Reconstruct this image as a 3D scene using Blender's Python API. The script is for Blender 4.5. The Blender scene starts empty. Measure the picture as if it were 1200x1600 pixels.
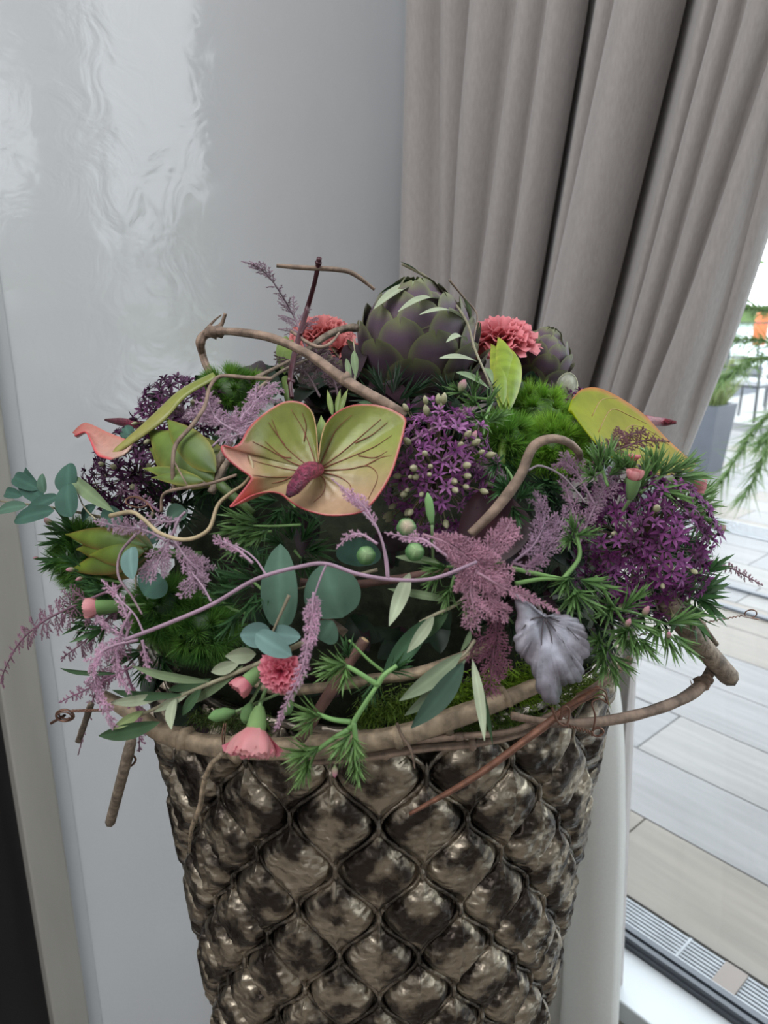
import bpy, math, random
import numpy as np
from mathutils import Vector, Matrix, Quaternion
random.seed(7); rng = np.random.default_rng(7)
SC = bpy.context.scene; COL = SC.collection
R = math.radians
# ------------------------------------------------------------------ camera
PITCH = R(16.0); F = 1150.0; CAM = Vector((0, 0, 1.45))
cd = bpy.data.cameras.new('camera'); cam = bpy.data.objects.new('camera', cd); COL.objects.link(cam)
cam.location = CAM; cam.rotation_euler = (R(90) - PITCH, 0, 0)
cd.sensor_fit = 'VERTICAL'; cd.sensor_height = 36; cd.sensor_width = 27; cd.lens = 36 * F / 1600
cd.clip_start = 0.02; cd.clip_end = 500
cd.dof.use_dof = True; cd.dof.focus_distance = 0.62; cd.dof.aperture_fstop = 9
SC.camera = cam
# ------------------------------------------------------------------ world and light
w = bpy.data.worlds.new('overcast'); SC.world = w; w.use_nodes = True
wn = w.node_tree; bg = wn.nodes['Background']
tc = wn.nodes.new('ShaderNodeTexCoord'); nz = wn.nodes.new('ShaderNodeTexNoise'); nz.inputs['Scale'].default_value = 2.2
nz.inputs['Detail'].default_value = 4
rp = wn.nodes.new('ShaderNodeValToRGB'); rp.color_ramp.elements[0].position = .35; rp.color_ramp.elements[1].position = .7
rp.color_ramp.elements[0].color = (.80, .87, .98, 1); rp.color_ramp.elements[1].color = (.95, .97, 1, 1)
wn.links.new(tc.outputs['Generated'], nz.inputs['Vector']); wn.links.new(nz.outputs['Fac'], rp.inputs['Fac'])
wn.links.new(rp.outputs['Color'], bg.inputs['Color']); bg.inputs['Strength'].default_value = 3.8
SC.view_settings.view_transform = 'Standard'; SC.view_settings.look = 'None'
SC.view_settings.exposure = 0.2; SC.view_settings.gamma = 1; SC.view_settings.use_curve_mapping = False
NV = Vector((.7507, .6606, 0)); DV = Vector((.6606, -.7507, 0))     # across the window / along the window
def RM(a, b, z): return NV * a + DV * b + Vector((0, 0, z))
ROT = math.atan2(NV.y, NV.x)                                        # room axes: local x = a
def area(name, loc, sx, sy, power, col, rot=(0, 0, 0)):
    l = bpy.data.lights.new(name, 'AREA'); l.shape = 'RECTANGLE'; l.size = sx; l.size_y = sy; l.energy = power; l.color = col
    o = bpy.data.objects.new(name, l); COL.objects.link(o); o.location = loc; o.rotation_euler = rot; return o
area('fill_light', RM(-1.25, -.25, 3.15), 1.5, 1.5, 38, (.97, .98, 1))  # unseen overhead fill lights, added to brighten the room
area('fill_light', RM(.15, -.35, 3.2), .7, .7, 16, (.98, .98, 1))  # added fill near the corner, for wall and flower tops
area('fill_light', RM(-2.9, 1.0, 3.15), 1.5, 1.5, 38, (.97, .98, 1))

def ray(u, v):
    X = (u - 600) / F; Y = (v - 800) / F; c, s = math.cos(PITCH), math.sin(PITCH)
    return Vector((X, c - Y * s, -(s + Y * c)))
def at(u, v, y):
    r = ray(u, v); return CAM + r * (y / r.y)
def onroom(u, v, a):
    r = ray(u, v); return CAM + r * (a / r.dot(NV))
def ground(u, v, z=0.0):
    r = ray(u, v); return CAM + r * ((z - CAM.z) / r.z)
EC = Vector((0, .73, 1.15)); ER = Vector((.36, .30, .29))
def S(u, v, k=1.0):
    """point of the flower dome (scaled by k) that lies towards (u, v)"""
    r = ray(u, v); o = CAM - EC
    rs = Vector((r.x / ER.x, r.y / ER.y, r.z / ER.z)) / k; os_ = Vector((o.x / ER.x, o.y / ER.y, o.z / ER.z)) / k
    a = rs.dot(rs); b = rs.dot(os_); c = os_.dot(os_) - 1; d = b * b - a * c
    t = (-b - math.sqrt(d)) / a if d > 0 else -b / a
    return CAM + r * t
def SN(p):
    q = p - EC; return Vector((q.x / ER.x ** 2, q.y / ER.y ** 2, q.z / ER.z ** 2)).normalized()
def pxm(p, px):                                                     # size in metres of px at point p
    c, s = math.cos(PITCH), math.sin(PITCH); q = p - CAM; return px / F * (q.y * c - q.z * s)

# ------------------------------------------------------------------ materials
MATS = {}
def mat(name, col=(.5, .5, .5), rough=.6, metal=0., attr=False, amul=False, var=0., vscale=40., bump=0., bscale=80., trans=0., spec=.5, stretch=None, world=False, col2=None, ramp=(.35, .65), coat=0., sheen=0., back=None):
    if name in MATS: return MATS[name]
    m = bpy.data.materials.new(name); m.use_nodes = True; nt = m.node_tree; n = nt.nodes; L = nt.links
    p = n['Principled BSDF']; out = n['Material Output']
    p.inputs['Roughness'].default_value = rough; p.inputs['Metallic'].default_value = metal
    p.inputs['Specular IOR Level'].default_value = spec
    if coat: p.inputs['Coat Weight'].default_value = coat; p.inputs['Coat Roughness'].default_value = .08
    if sheen: p.inputs['Sheen Weight'].default_value = sheen
    tcn = n.new('ShaderNodeTexCoord'); vec = tcn.outputs['Object']
    if world:
        gm = n.new('ShaderNodeNewGeometry'); mr_ = n.new('ShaderNodeMapping'); mr_.inputs['Rotation'].default_value = (0, 0, -ROT); L.new(gm.outputs['Position'], mr_.inputs['Vector']); vec = mr_.outputs['Vector']
    if stretch:
        mp = n.new('ShaderNodeMapping'); mp.inputs['Scale'].default_value = stretch; L.new(vec, mp.inputs['Vector']); vec = mp.outputs['Vector']
    if attr:
        a = n.new('ShaderNodeAttribute'); a.attribute_name = 'Col'; cs = a.outputs['Color']
    else:
        rg = n.new('ShaderNodeRGB'); rg.outputs[0].default_value = (*col, 1); cs = rg.outputs[0]
        if amul:
            a = n.new('ShaderNodeAttribute'); a.attribute_name = 'Col'; mu = n.new('ShaderNodeMixRGB'); mu.blend_type = 'MULTIPLY'; mu.inputs['Fac'].default_value = 1
            L.new(cs, mu.inputs['Color1']); L.new(a.outputs['Color'], mu.inputs['Color2']); cs = mu.outputs['Color']
    if back:
        g = n.new('ShaderNodeNewGeometry'); mx = n.new('ShaderNodeMixRGB'); mx.inputs['Color2'].default_value = (*back, 1)
        L.new(g.outputs['Backfacing'], mx.inputs['Fac']); L.new(cs, mx.inputs['Color1']); cs = mx.outputs['Color']
    if var or col2:
        t = n.new('ShaderNodeTexNoise'); t.inputs['Scale'].default_value = vscale; t.inputs['Detail'].default_value = 5; L.new(vec, t.inputs['Vector'])
        mr = n.new('ShaderNodeMapRange'); mr.inputs['From Min'].default_value = ramp[0]; mr.inputs['From Max'].default_value = ramp[1]; L.new(t.outputs['Fac'], mr.inputs['Value'])
        mx = n.new('ShaderNodeMixRGB'); L.new(mr.outputs[0], mx.inputs['Fac']); L.new(cs, mx.inputs['Color1'])
        if col2: mx.inputs['Color2'].default_value = (*col2, 1)
        else:
            h = n.new('ShaderNodeHueSaturation'); h.inputs['Value'].default_value = 1 - var; L.new(cs, h.inputs['Color']); L.new(h.outputs['Color'], mx.inputs['Color2'])
        cs = mx.outputs['Color']
    L.new(cs, p.inputs['Base Color'])
    if bump:
        t2 = n.new('ShaderNodeTexNoise'); t2.inputs['Scale'].default_value = bscale; t2.inputs['Detail'].default_value = 4; L.new(vec, t2.inputs['Vector'])
        b = n.new('ShaderNodeBump'); b.inputs['Strength'].default_value = 1; b.inputs['Distance'].default_value = bump
        L.new(t2.outputs['Fac'], b.inputs['Height']); L.new(b.outputs['Normal'], p.inputs['Normal'])
    if trans:
        tr = n.new('ShaderNodeBsdfTranslucent'); L.new(cs, tr.inputs['Color']); ms = n.new('ShaderNodeMixShader'); ms.inputs['Fac'].default_value = trans
        L.new(p.outputs[0], ms.inputs[1]); L.new(tr.outputs[0], ms.inputs[2]); L.new(ms.outputs[0], out.inputs['Surface'])
    MATS[name] = m; return m
LF = dict(attr=True, rough=.45, trans=.3, var=.35, vscale=60)
M_leaf = mat('leaf', **LF)
M_petal = mat('petal', attr=True, rough=.6, trans=.35, var=.15, vscale=90)
M_matte = mat('matte_leaf', attr=True, rough=.75, trans=.15, var=.2, vscale=50, spec=.3)
M_hair = mat('bristle', attr=True, rough=.6, trans=.3, var=.25, vscale=70)
M_plume = mat('dyed_plume', attr=True, rough=.7, trans=.25, var=.25, vscale=50)
M_vine = mat('vine_bark', (.27, .19, .14), .75, amul=True, var=.5, vscale=90, bump=.0012, bscale=160, stretch=(1, 1, 1))
M_vine_pale = mat('pale_vine_bark', (.36, .275, .185), .7, amul=True, var=.5, vscale=110, bump=.0010, bscale=220)
M_stick = mat('stick_bark', (.27, .21, .155), .8, amul=True, var=.6, vscale=120, bump=.0015, bscale=260)
M_cut = mat('cut_wood', (.62, .44, .24), .8, var=.3, vscale=200)
M_rust = mat('rusty_twig', (.20, .085, .05), .6, amul=True, var=.4, vscale=120, bump=.0006, bscale=200)
M_wine = mat('wine_stem', (.075, .018, .028), .4, var=.4, vscale=90)
M_cream = mat('cream_tendril', (.50, .40, .24), .6, var=.35, vscale=80)
M_wire = mat('copper_wire', (.19, .10, .07), .4, metal=.7)
M_stem = mat('green_stem', attr=True, rough=.5, var=.25, vscale=60, trans=.1)

# ------------------------------------------------------------------ mesh building
class MB:
    def __init__(s): s.v = []; s.f = []; s.c = []; s.n = 0
    def add(s, v, f, c=(1, 1, 1)):
        v = np.asarray(v, float).reshape(-1, 3); c = np.asarray(c, float)
        if c.ndim == 1: c = np.tile(c[:3], (len(v), 1))
        s.v.append(v); s.c.append(c[:, :3]); f = np.asarray(f, int)
        if f.size: s.f.append(f + s.n)
        s.n += len(v); return s
    def mesh(s, name, material, origin=(0, 0, 0), smooth=True):
        v = np.concatenate(s.v) - np.asarray(origin, float); c = np.concatenate(s.c)
        me = bpy.data.meshes.new(name); me.vertices.add(len(v)); me.vertices.foreach_set('co', v.ravel())
        tot = np.concatenate([np.full(len(a), a.shape[1]) for a in s.f]); loops = np.concatenate([a.ravel() for a in s.f])
        me.loops.add(len(loops)); me.loops.foreach_set('vertex_index', loops)
        me.polygons.add(len(tot)); st = np.concatenate([[0], np.cumsum(tot)[:-1]])
        me.polygons.foreach_set('loop_start', st)
        me.polygons.foreach_set('use_smooth', np.full(len(tot), bool(smooth)))
        ca = me.color_attributes.new('Col', 'FLOAT_COLOR', 'POINT'); ca.data.foreach_set('color', np.hstack([c, np.ones((len(c), 1))]).ravel())
        me.update(calc_edges=True); me.materials.append(material); return me
    def build(s, name, material, parent=None, smooth=True):
        o = parent
        org = np.zeros(3)
        while o is not None: org += np.array(o.location); o = o.parent
        return link(name, s.mesh(name, material, org, smooth), parent)
def link(name, me, parent=None, M=None):
    o = bpy.data.objects.new(name, me); COL.objects.link(o)
    if parent: o.parent = parent
    if M is not None: o.matrix_basis = M
    return o
def tag(o, label, cat, group=None):
    o['label'] = label; o['category'] = cat
    if group: o['group'] = group
    return o
def thing(name, label, cat, loc, group=None):
    o = bpy.data.objects.new(name, None); COL.objects.link(o); o.location = loc; o.empty_display_size = .02
    return tag(o, label, cat, group)
def struct(o): o['kind'] = 'structure'; return o
def stuff(o): o['kind'] = 'stuff'; return o
def V(p): return np.array(p, float)
def lerp(a, b, t): return V(a) * (1 - t) + V(b) * t
def unit(a): return a / (np.linalg.norm(a) + 1e-12)
def spline(pts, n):
    P = [V(p) for p in pts]
    if len(P) == 2: return np.array([lerp(P[0], P[1], t) for t in np.linspace(0, 1, n)])
    P = [2 * P[0] - P[1]] + P + [2 * P[-1] - P[-2]]; out = []; m = len(P) - 3
    for x in np.linspace(0, m, n):
        i = min(int(x), m - 1); t = x - i; a, b, c, d = P[i:i + 4]
        out.append(.5 * (2 * b + (c - a) * t + (2 * a - 5 * b + 4 * c - d) * t * t + (3 * b - a - 3 * c + d) * t ** 3))
    return np.array(out)
def tube(mb, pts, r, sides=6, n=None, col=(1, 1, 1), col1=None, jit=0., cap=True, flat=1.):
    pts = [V(p) for p in pts]; n = n or max(4, 5 * len(pts))
    P = spline(pts, n); r = np.interp(np.linspace(0, 1, n), np.linspace(0, 1, len(r)), r) if hasattr(r, '__len__') else np.full(n, r)
    T = np.gradient(P, axis=0); T /= np.linalg.norm(T, axis=1)[:, None] + 1e-12
    u = unit(np.cross(T[0], [.3, .5, .81])); vs = []; ph = np.linspace(0, 2 * np.pi, sides, endpoint=False)
    jr = (rng.random(sides) - .5) * jit * 1.4; kn = max(3, n // 5); jn = rng.random(kn) - .5; al = np.interp(np.linspace(0, kn - 1, n), np.arange(kn), jn) * jit * .9
    for i in range(n):
        u = unit(u - T[i] * np.dot(u, T[i])); w_ = np.cross(T[i], u)
        rr = r[i] * (1 + jr + al[i] + (rng.random(sides) - .5) * jit * .12)
        vs.append(P[i] + (np.cos(ph) * rr)[:, None] * u + (np.sin(ph) * rr * flat)[:, None] * w_)
    vs = np.concatenate(vs); i = np.arange(n - 1)[:, None] * sides; k = np.arange(sides)[None, :]; k2 = (k + 1) % sides
    f = np.stack([i + k, i + k2, i + sides + k2, i + sides + k], -1).reshape(-1, 4)
    c = np.repeat(np.array([lerp(col, col if col1 is None else col1, t) for t in np.linspace(0, 1, n)]), sides, axis=0)
    if jit > .05:
        c = c.reshape(n, sides, 3) * (1 + (rng.random(sides) - .5) * 3.2 * min(jit, .28))[None, :, None] * (1 + (rng.random((n, 1)) - .5) * 1.2 * min(jit, .28))[:, :, None]; c = c.reshape(-1, 3)
    mb.add(vs, f, c)
    if cap and sides > 3:
        b = mb.n - n * sides
        for s0, fl in ((0, 1), ((n - 1) * sides, 0)):
            idx = list(range(sides)); idx = idx[::-1] if fl else idx
            mb.f.append(np.array([[b + s0 + q for q in idx]]))
    return P
def grid(nu, nv):
    i = np.arange(nu - 1)[:, None]; j = np.arange(nv - 1)[None, :]; a = i * nv + j
    return np.stack([a, a + 1, a + nv + 1, a + nv], -1).reshape(-1, 4)
def leaf(mb, base, tip, width, nrm=(0, 0, 1), bow=.15, cup=.2, shape=1.0, pt=.8, nl=9, nw=5, c0=(.1, .3, .05), c1=None, rim=None, mid=None, wave=0., twist=0., side=None):
    """a leaf from base to tip, width across, bowed along nrm; shape <1 puts the widest part near the base"""
    base, tip, nrm = V(base), V(tip), unit(V(nrm)); ax = tip - base; L = np.linalg.norm(ax); ax = ax / L
    sd = unit(np.cross(ax, nrm)); nrm = np.cross(sd, ax); c1 = c0 if c1 is None else c1; vs = []; cs = []
    for t in np.linspace(0, 1, nl):
        wd = max(.02, math.sin(math.pi * t ** shape) ** pt) * width / 2 if 0 < t < 1 else width * .02
        a = twist * t; s2 = sd * math.cos(a) + nrm * math.sin(a); n2 = -sd * math.sin(a) + nrm * math.cos(a)
        for q in np.linspace(-1, 1, nw):
            p = base + ax * L * t + nrm * (math.sin(math.pi * t) * bow * L) + s2 * (wd * q) + n2 * (cup * wd * q * q + wave * wd * math.sin(9 * t + 3 * q) * abs(q))
            vs.append(p); c = lerp(c0, c1, t)
            if rim is not None: c = lerp(c, rim, abs(q) ** 4 * .8 + (t ** 5) * .2)
            if mid is not None and abs(q) < .1: c = lerp(c, mid, .7)
            cs.append(c)
    return mb.add(vs, grid(nl, nw), cs)
def needles(mb, B, D, wd, col, col1=None, kink=0.):
    B = np.asarray(B, float); D = np.asarray(D, float); n = len(B)
    s = np.cross(D, rng.normal(size=(n, 3))); s /= np.linalg.norm(s, axis=1)[:, None] + 1e-12; s *= wd / 2
    v = np.stack([B - s, B + s, B + D], 1).reshape(-1, 3); c0 = np.broadcast_to(V(col), (n, 3)); c1 = c0 if col1 is None else np.broadcast_to(V(col1), (n, 3))
    c = np.stack([c0, c0, c1], 1).reshape(-1, 3); mb.add(v, np.arange(3 * n).reshape(-1, 3), c)
def box(mb, lo, hi, fr=None, col=(1, 1, 1)):
    fr = fr or (lambda a, b, z: RM(a, b, z)); (a0, b0, z0), (a1, b1, z1) = lo, hi
    v = [fr(a, b, z) for a in (a0, a1) for b in (b0, b1) for z in (z0, z1)]
    f = [(0, 1, 3, 2), (4, 6, 7, 5), (0, 4, 5, 1), (2, 3, 7, 6), (0, 2, 6, 4), (1, 5, 7, 3)]
    return mb.add([tuple(p) for p in v], f, col)
def rbox(name, lo, hi, material, parent=None, fr=None, bev=0.0, col=(1, 1, 1)):
    o = box(MB(), lo, hi, fr, col).build(name, material, parent, smooth=False)
    if bev: md = o.modifiers.new('bevel', 'BEVEL'); md.width = bev; md.segments = 2
    return o
def zrot(n):                                                        # matrix taking +Z to n
    return Vector(n).to_track_quat('Z', 'Y').to_matrix().to_4x4()

# ================================================================== SETTING
BW = -1.287; AW = 1.343
def wall_material():
    m = mat('lacquered_wall', (.57, .585, .60), .3, bump=.0)
    nt = m.node_tree; n = nt.nodes; L = nt.links; p = n['Principled BSDF']
    t = n.new('ShaderNodeTexCoord'); a = n.new('ShaderNodeTexNoise'); a.inputs['Scale'].default_value = 5; a.inputs['Detail'].default_value = 3
    L.new(t.outputs['Object'], a.inputs['Vector'])
    a2 = n.new('ShaderNodeTexNoise'); a2.inputs['Scale'].default_value = 13; a2.inputs['Detail'].default_value = 4; a2.inputs['Distortion'].default_value = 1.5; L.new(t.outputs['Object'], a2.inputs['Vector'])
    b0 = n.new('ShaderNodeBump'); b0.inputs['Distance'].default_value = .0011; b0.inputs['Strength'].default_value = 1; L.new(a2.outputs['Fac'], b0.inputs['Height'])
    b = n.new('ShaderNodeBump'); b.inputs['Distance'].default_value = .004; b.inputs['Strength'].default_value = .6; L.new(b0.outputs['Normal'], b.inputs['Normal'])
    L.new(a.outputs['Fac'], b.inputs['Height']); L.new(b.outputs['Normal'], p.inputs['Normal'])
    mr = n.new('ShaderNodeMapRange'); mr.inputs['To Min'].default_value = .03; mr.inputs['To Max'].default_value = .10; L.new(a.outputs['Fac'], mr.inputs['Value']); L.new(mr.outputs[0], p.inputs['Roughness'])
    return m
M_wall = wall_material()
M_paint = mat('white_paint', (.62, .61, .60), .6, var=.05, vscale=3)
M_dark = mat('charcoal_panel', (.012, .012, .014), .35)
M_beige = mat('beige_trim_paint', (.36, .35, .315), .5, var=.15, vscale=14, stretch=(1, 1, .15))
M_floor = mat('interior_floor', (.20, .17, .14), .4, var=.3, vscale=6)
M_white = mat('white_frame', (.52, .55, .56), .35)
M_gasket = mat('dark_frame', (.07, .08, .095), .3)
struct(rbox('floor', (-4, BW - .1, -.35), (AW - .06, 4, -.25), M_floor))
struct(rbox('ceiling', (-4, BW - .1, 3.3), (AW + .2, 4, 3.4), M_paint))
struct(rbox('wall_left', (.343, BW - .12, -.25), (AW + .15, BW, 3.3), M_wall))
struct(rbox('trim_1', (.315, BW - .12, -.25), (.343, BW + .002, 3.3), mat('trim_paint', (.46, .475, .49), .45), bev=.001))
struct(rbox('trim_2', (.25, BW - .12, -.25), (.315, BW + .016, 3.3), M_beige, bev=.004))
struct(rbox('door_1', (-.75, BW - .10, -.25), (.25, BW - .02, 3.3), M_dark))
struct(rbox('wall_back', (-4, BW - .12, -.25), (-.75, BW, 3.3), M_paint))
struct(rbox('wall_far', (-4.1, BW - .1, -.25), (-4, 4, 3.3), M_paint))
struct(rbox('wall_right', (-4, 4, -.25), (AW + .15, 4.1, 3.3), M_paint))
# the window wall: lintel, pillar, low sill, frame, panes
struct(rbox('wall_window', (AW - .03, BW, 2.78), (AW + .15, 4, 3.3), M_paint))
struct(rbox('trim_3', (AW - .03, 1.07, 0), (AW + .15, 1.42, 2.78), M_paint))
struct(rbox('trim_5', (1.172, BW, -.25), (1.283, 4, .0), M_beige))
struct(rbox('trim_4', (1.155, BW, 0), (1.283, 4, .05), M_white, bev=.004))
def window(name, b0, b1):
    r = MB(); box(r, (1.283, b0, 0), (1.335, b1, .062)); r = struct(r.build(name, M_gasket, None, False))
    m = MB(); box(m, (1.287, b0, .062), (1.298, b1, .075)); box(m, (1.312, b0, .062), (1.322, b1, .070)); m.build('window_rail', M_gasket, r, False)
    m = MB(); box(m, (1.335, b0, -.01), (1.362, b1, .035)); m.build('window_sill', M_white, r, False)
    for bb in (b0, b1 - .05):
        m = MB(); box(m, (1.285, bb, .06), (1.335, bb + .05, 2.78)); m.build('window_frame', M_gasket, r, False)
    m = MB(); box(m, (1.285, b0, 2.73), (1.335, b1, 2.78)); m.build('window_frame', M_gasket, r, False)
    m = MB(); box(m, (1.303, b0 + .05, .062), (1.309, b1 - .05, 2.73)); g = m.build('window_pane', glass(), r, False)
def glass():
    if 'pane' in MATS: return MATS['pane']
    m = bpy.data.materials.new('pane'); m.use_nodes = True; n = m.node_tree.nodes; L = m.node_tree.links; n.remove(n['Principled BSDF'])
    t = n.new('ShaderNodeBsdfTransparent'); t.inputs[0].default_value = (.97, .985, .98, 1); g = n.new('ShaderNodeBsdfGlossy'); g.inputs['Roughness'].default_value = .02
    fr = n.new('ShaderNodeLayerWeight'); pw = n.new('ShaderNodeMath'); pw.operation = 'POWER'; pw.inputs[1].default_value = 5; L.new(fr.outputs['Facing'], pw.inputs[0])
    ad = n.new('ShaderNodeMath'); ad.operation = 'MULTIPLY_ADD'; ad.inputs[1].default_value = .6; ad.inputs[2].default_value = .02; L.new(pw.outputs[0], ad.inputs[0]); mx = n.new('ShaderNodeMixShader')
    L.new(ad.outputs[0], mx.inputs[0]); L.new(t.outputs[0], mx.inputs[1]); L.new(g.outputs[0], mx.inputs[2]); L.new(mx.outputs[0], n['Material Output'].inputs['Surface']); MATS['pane'] = m; return m
window('window_1', BW, 1.07); window('window_2', 1.42, 4.0)

# terrace
M_terr = mat('terrace_bed', (.12, .12, .12), .9)
def plank_mat(i):
    c = [(.27, .235, .19), (.28, .275, .27), (.265, .265, .265), (.30, .29, .27)][i]
    return mat('paving%d' % i, tuple(x * .60 for x in c), .4, world=True, vscale=2.2, stretch=(14, 1.2, 1), col2=tuple(x * .42 for x in c), ramp=(.35, .75), var=.1)
terr = struct(rbox('terrace', (1.362, -9, -.2), (9.5, 9, -.035), M_terr))
box_me = {}
NROW = 24
for r_ in range(NROW):
    a0 = 1.473 + .30 * r_
    off = [-.86, -.40, -1.065, -.2][r_ % 4]
    for k in range(-8 if r_ > 8 else -4, 8 if r_ > 8 else 5):
        b0 = off + 1.2 * k; c = RM(a0 + .15, b0 + .6, 0); q = c - CAM
        if r_ > 6 and (c.x < .3 or c.x / c.y > 1.1): continue
        if c.y < -2.2: continue
        mi = (r_ * 3 + k * 5 + (r_ // 2)) % 4
        if r_ == 0: mi = 0
        if r_ == 1: mi = 1
        if mi not in box_me:
            o = rbox('paving_plank', (-.1475, -.5975, -.035), (.1475, .5975, 0), plank_mat(mi), terr, fr=lambda a, b, z: (a, b, z)); box_me[mi] = o.data
            md = o.modifiers.new('bevel', 'BEVEL'); md.width = .003
        else:
            o = link('paving_plank', box_me[mi], terr)
        o.location = c; o.rotation_euler = (0, 0, ROT)
# drain grate outside the frame
M_steel = mat('galvanised_steel', (.27, .285, .30), .4, metal=.3, var=.2, vscale=30)
M_void = mat('channel_dark', (.05, .055, .06), .8)
def grate(label, a0, a1, b0, b1, z, nb, cross, clip=None):
    t = thing('drain_grate', label, 'grate', RM((a0 + a1) / 2, (b0 + b1) / 2, z))
    m = MB(); box(m, (a0, b0, z - .03), (a1, b1, z - .022)); m.build('channel', M_void, t, False)
    for i in range(nb):
        a = a0 + (a1 - a0) * (i + .5) / nb; wd = (a1 - a0) / nb * .28
        m = MB(); box(m, (a - wd, b0, z - .014), (a + wd, b1, z)); m.build('slat', M_steel, t, False)
    for k in range(int((b1 - b0) / cross) + 1):
        m = MB(); bb = b0 + .11 + k * cross; box(m, (a0, bb, z - .006), (a1, bb + .006, z + .0015)); m.build('crossbar', M_steel, t, False)
    if clip is not None:
        m = MB(); box(m, (a0 + .012, clip, z - .002), (a1 - .005, clip + .05, z + .006)); m.build('clip', mat('clip_brown', (.18, .15, .13), .6), t, False)
    return t
p0 = ground(1130, 1510)
grate('steel slot drain running along the terrace just outside the window frame', 1.368, 1.468, -1.15, .6, .0, 9, .235, clip=p0.dot(DV))
grate('far slatted strip across the pale terrace, behind the tall grey planter line', 4.69, 4.98, -3.6, -1.0, .006, 5, .3)  # slatted strip built like the near drain
for (a, lab) in ((3.74, 'dark narrow strip crossing the terrace, the farther one'), (3.46, 'dark narrow strip crossing the terrace, the nearer one')):
    o = rbox('terrace_strip', (a, -3.4, 0), (a + .035, -.4, .012), M_gasket); tag(o, lab, 'edging strip')  # two thin dark bars laid across the terrace

# ================================================================== OUTSIDE OBJECTS
M_plgrey = mat('planter_grey', (.085, .095, .115), .5, var=.1, vscale=8)
M_plgrey2 = mat('soil', (.13, .08, .05), .9, var=.4, vscale=30)
def planter(c, wt, wb, h, label, name='planter', rot=ROT, grass=True):
    t = thing(name, label, 'planter', c); ca, sa = math.cos(rot), math.sin(rot)
    def ring(w_, z): return [(c[0] + (x * ca - y * sa) * w_ / 2, c[1] + (x * sa + y * ca) * w_ / 2, c[2] + z) for x, y in ((-1, -1), (1, -1), (1, 1), (-1, 1))]
    m = MB(); m.add(ring(wb, 0) + ring(wt, h) + ring(wt - .05, h) + ring(wt - .06, h - .05), [(3, 2, 1, 0)] + [(i + 4 * k, (i + 1) % 4 + 4 * k, (i + 1) % 4 + 4 * k + 4, i + 4 * k + 4) for k in range(3) for i in range(4)])
    m.build('pot', M_plgrey, t, False)
    m = MB(); m.add(ring(wt - .055, h - .04), [(0, 1, 2, 3)]); m.build('soil', M_plgrey2, t, False)
    if grass:
        g = thing('ornamental_grass', 'clump of ornamental grass growing in the ' + label.split(' standing')[0], 'plant', (c[0], c[1], c[2] + h - .04))
        B = []; D = []
        for i in range(260):
            a = random.random() * 6.28; r0 = random.random() * wt * .36; tilt = random.random() * .8; l = h * (.35 + .45 * random.random())
            B.append((c[0] + math.cos(a) * r0, c[1] + math.sin(a) * r0, c[2] + h - .05)); D.append((math.cos(a) * tilt * l, math.sin(a) * tilt * l, l))
        m = MB(); needles(m, B, D, .018, (.13, .20, .05), (.30, .33, .15)); stuff(m.build('blades', M_hair, g, False))
    return t
pl = ground(1092, 735); planter(pl, .37, .28, .60, 'tall tapered slate grey planter standing on the terrace')
planter(Vector((5.55, 12.2, 0)), .9, .8, .42, 'low grey trough planter standing far off by the railing')
# barrel
bc = ground(1036, 716); bt = thing('barrel', 'wooden barrel with pale metal hoops standing beside the grey planter', 'barrel', bc)
M_oak = mat('oak', (.34, .18, .08), .6, var=.3, vscale=20, stretch=(1, 1, .2)); M_hoop = mat('hoop', (.24, .27, .29), .45, metal=.3)
bh = .56
for k in range(16):
    m = MB(); vs = []
    for z in np.linspace(0, 1, 7):
        r0 = .19 + .045 * math.sin(math.pi * z)
        for a in (k - .47, k + .47): vs.append((bc.x + r0 * math.cos(a * math.tau / 16), bc.y + r0 * math.sin(a * math.tau / 16), z * bh))
        for a in (k + .47, k - .47): vs.append((bc.x + (r0 - .02) * math.cos(a * math.tau / 16), bc.y + (r0 - .02) * math.sin(a * math.tau / 16), z * bh))
    f = [(4 * i + j, 4 * i + (j + 1) % 4, 4 * i + 4 + (j + 1) % 4, 4 * i + 4 + j) for i in range(6) for j in range(4)] + [(3, 2, 1, 0), (24, 25, 26, 27)]
    m.add(vs, f); m.build('stave', M_oak, bt, False)
for z0, hh in ((.03, .05), (.16, .05), (.36, .06), (.49, .05)):
    m = MB(); vs = []
    for k in range(33):
        a = k * math.tau / 32
        for z in (z0, z0 + hh):
            r0 = .194 + .045 * math.sin(math.pi * z / bh); vs.append((bc.x + r0 * math.cos(a), bc.y + r0 * math.sin(a), z))
    m.add(vs, grid(33, 2)); m.build('hoop', M_hoop, bt)
m = MB(); m.add([(bc.x + .18 * math.cos(k * math.tau / 24), bc.y + .18 * math.sin(k * math.tau / 24), bh - .03) for k in range(24)], [list(range(24))]); m.build('lid', M_oak, bt, False)
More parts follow.
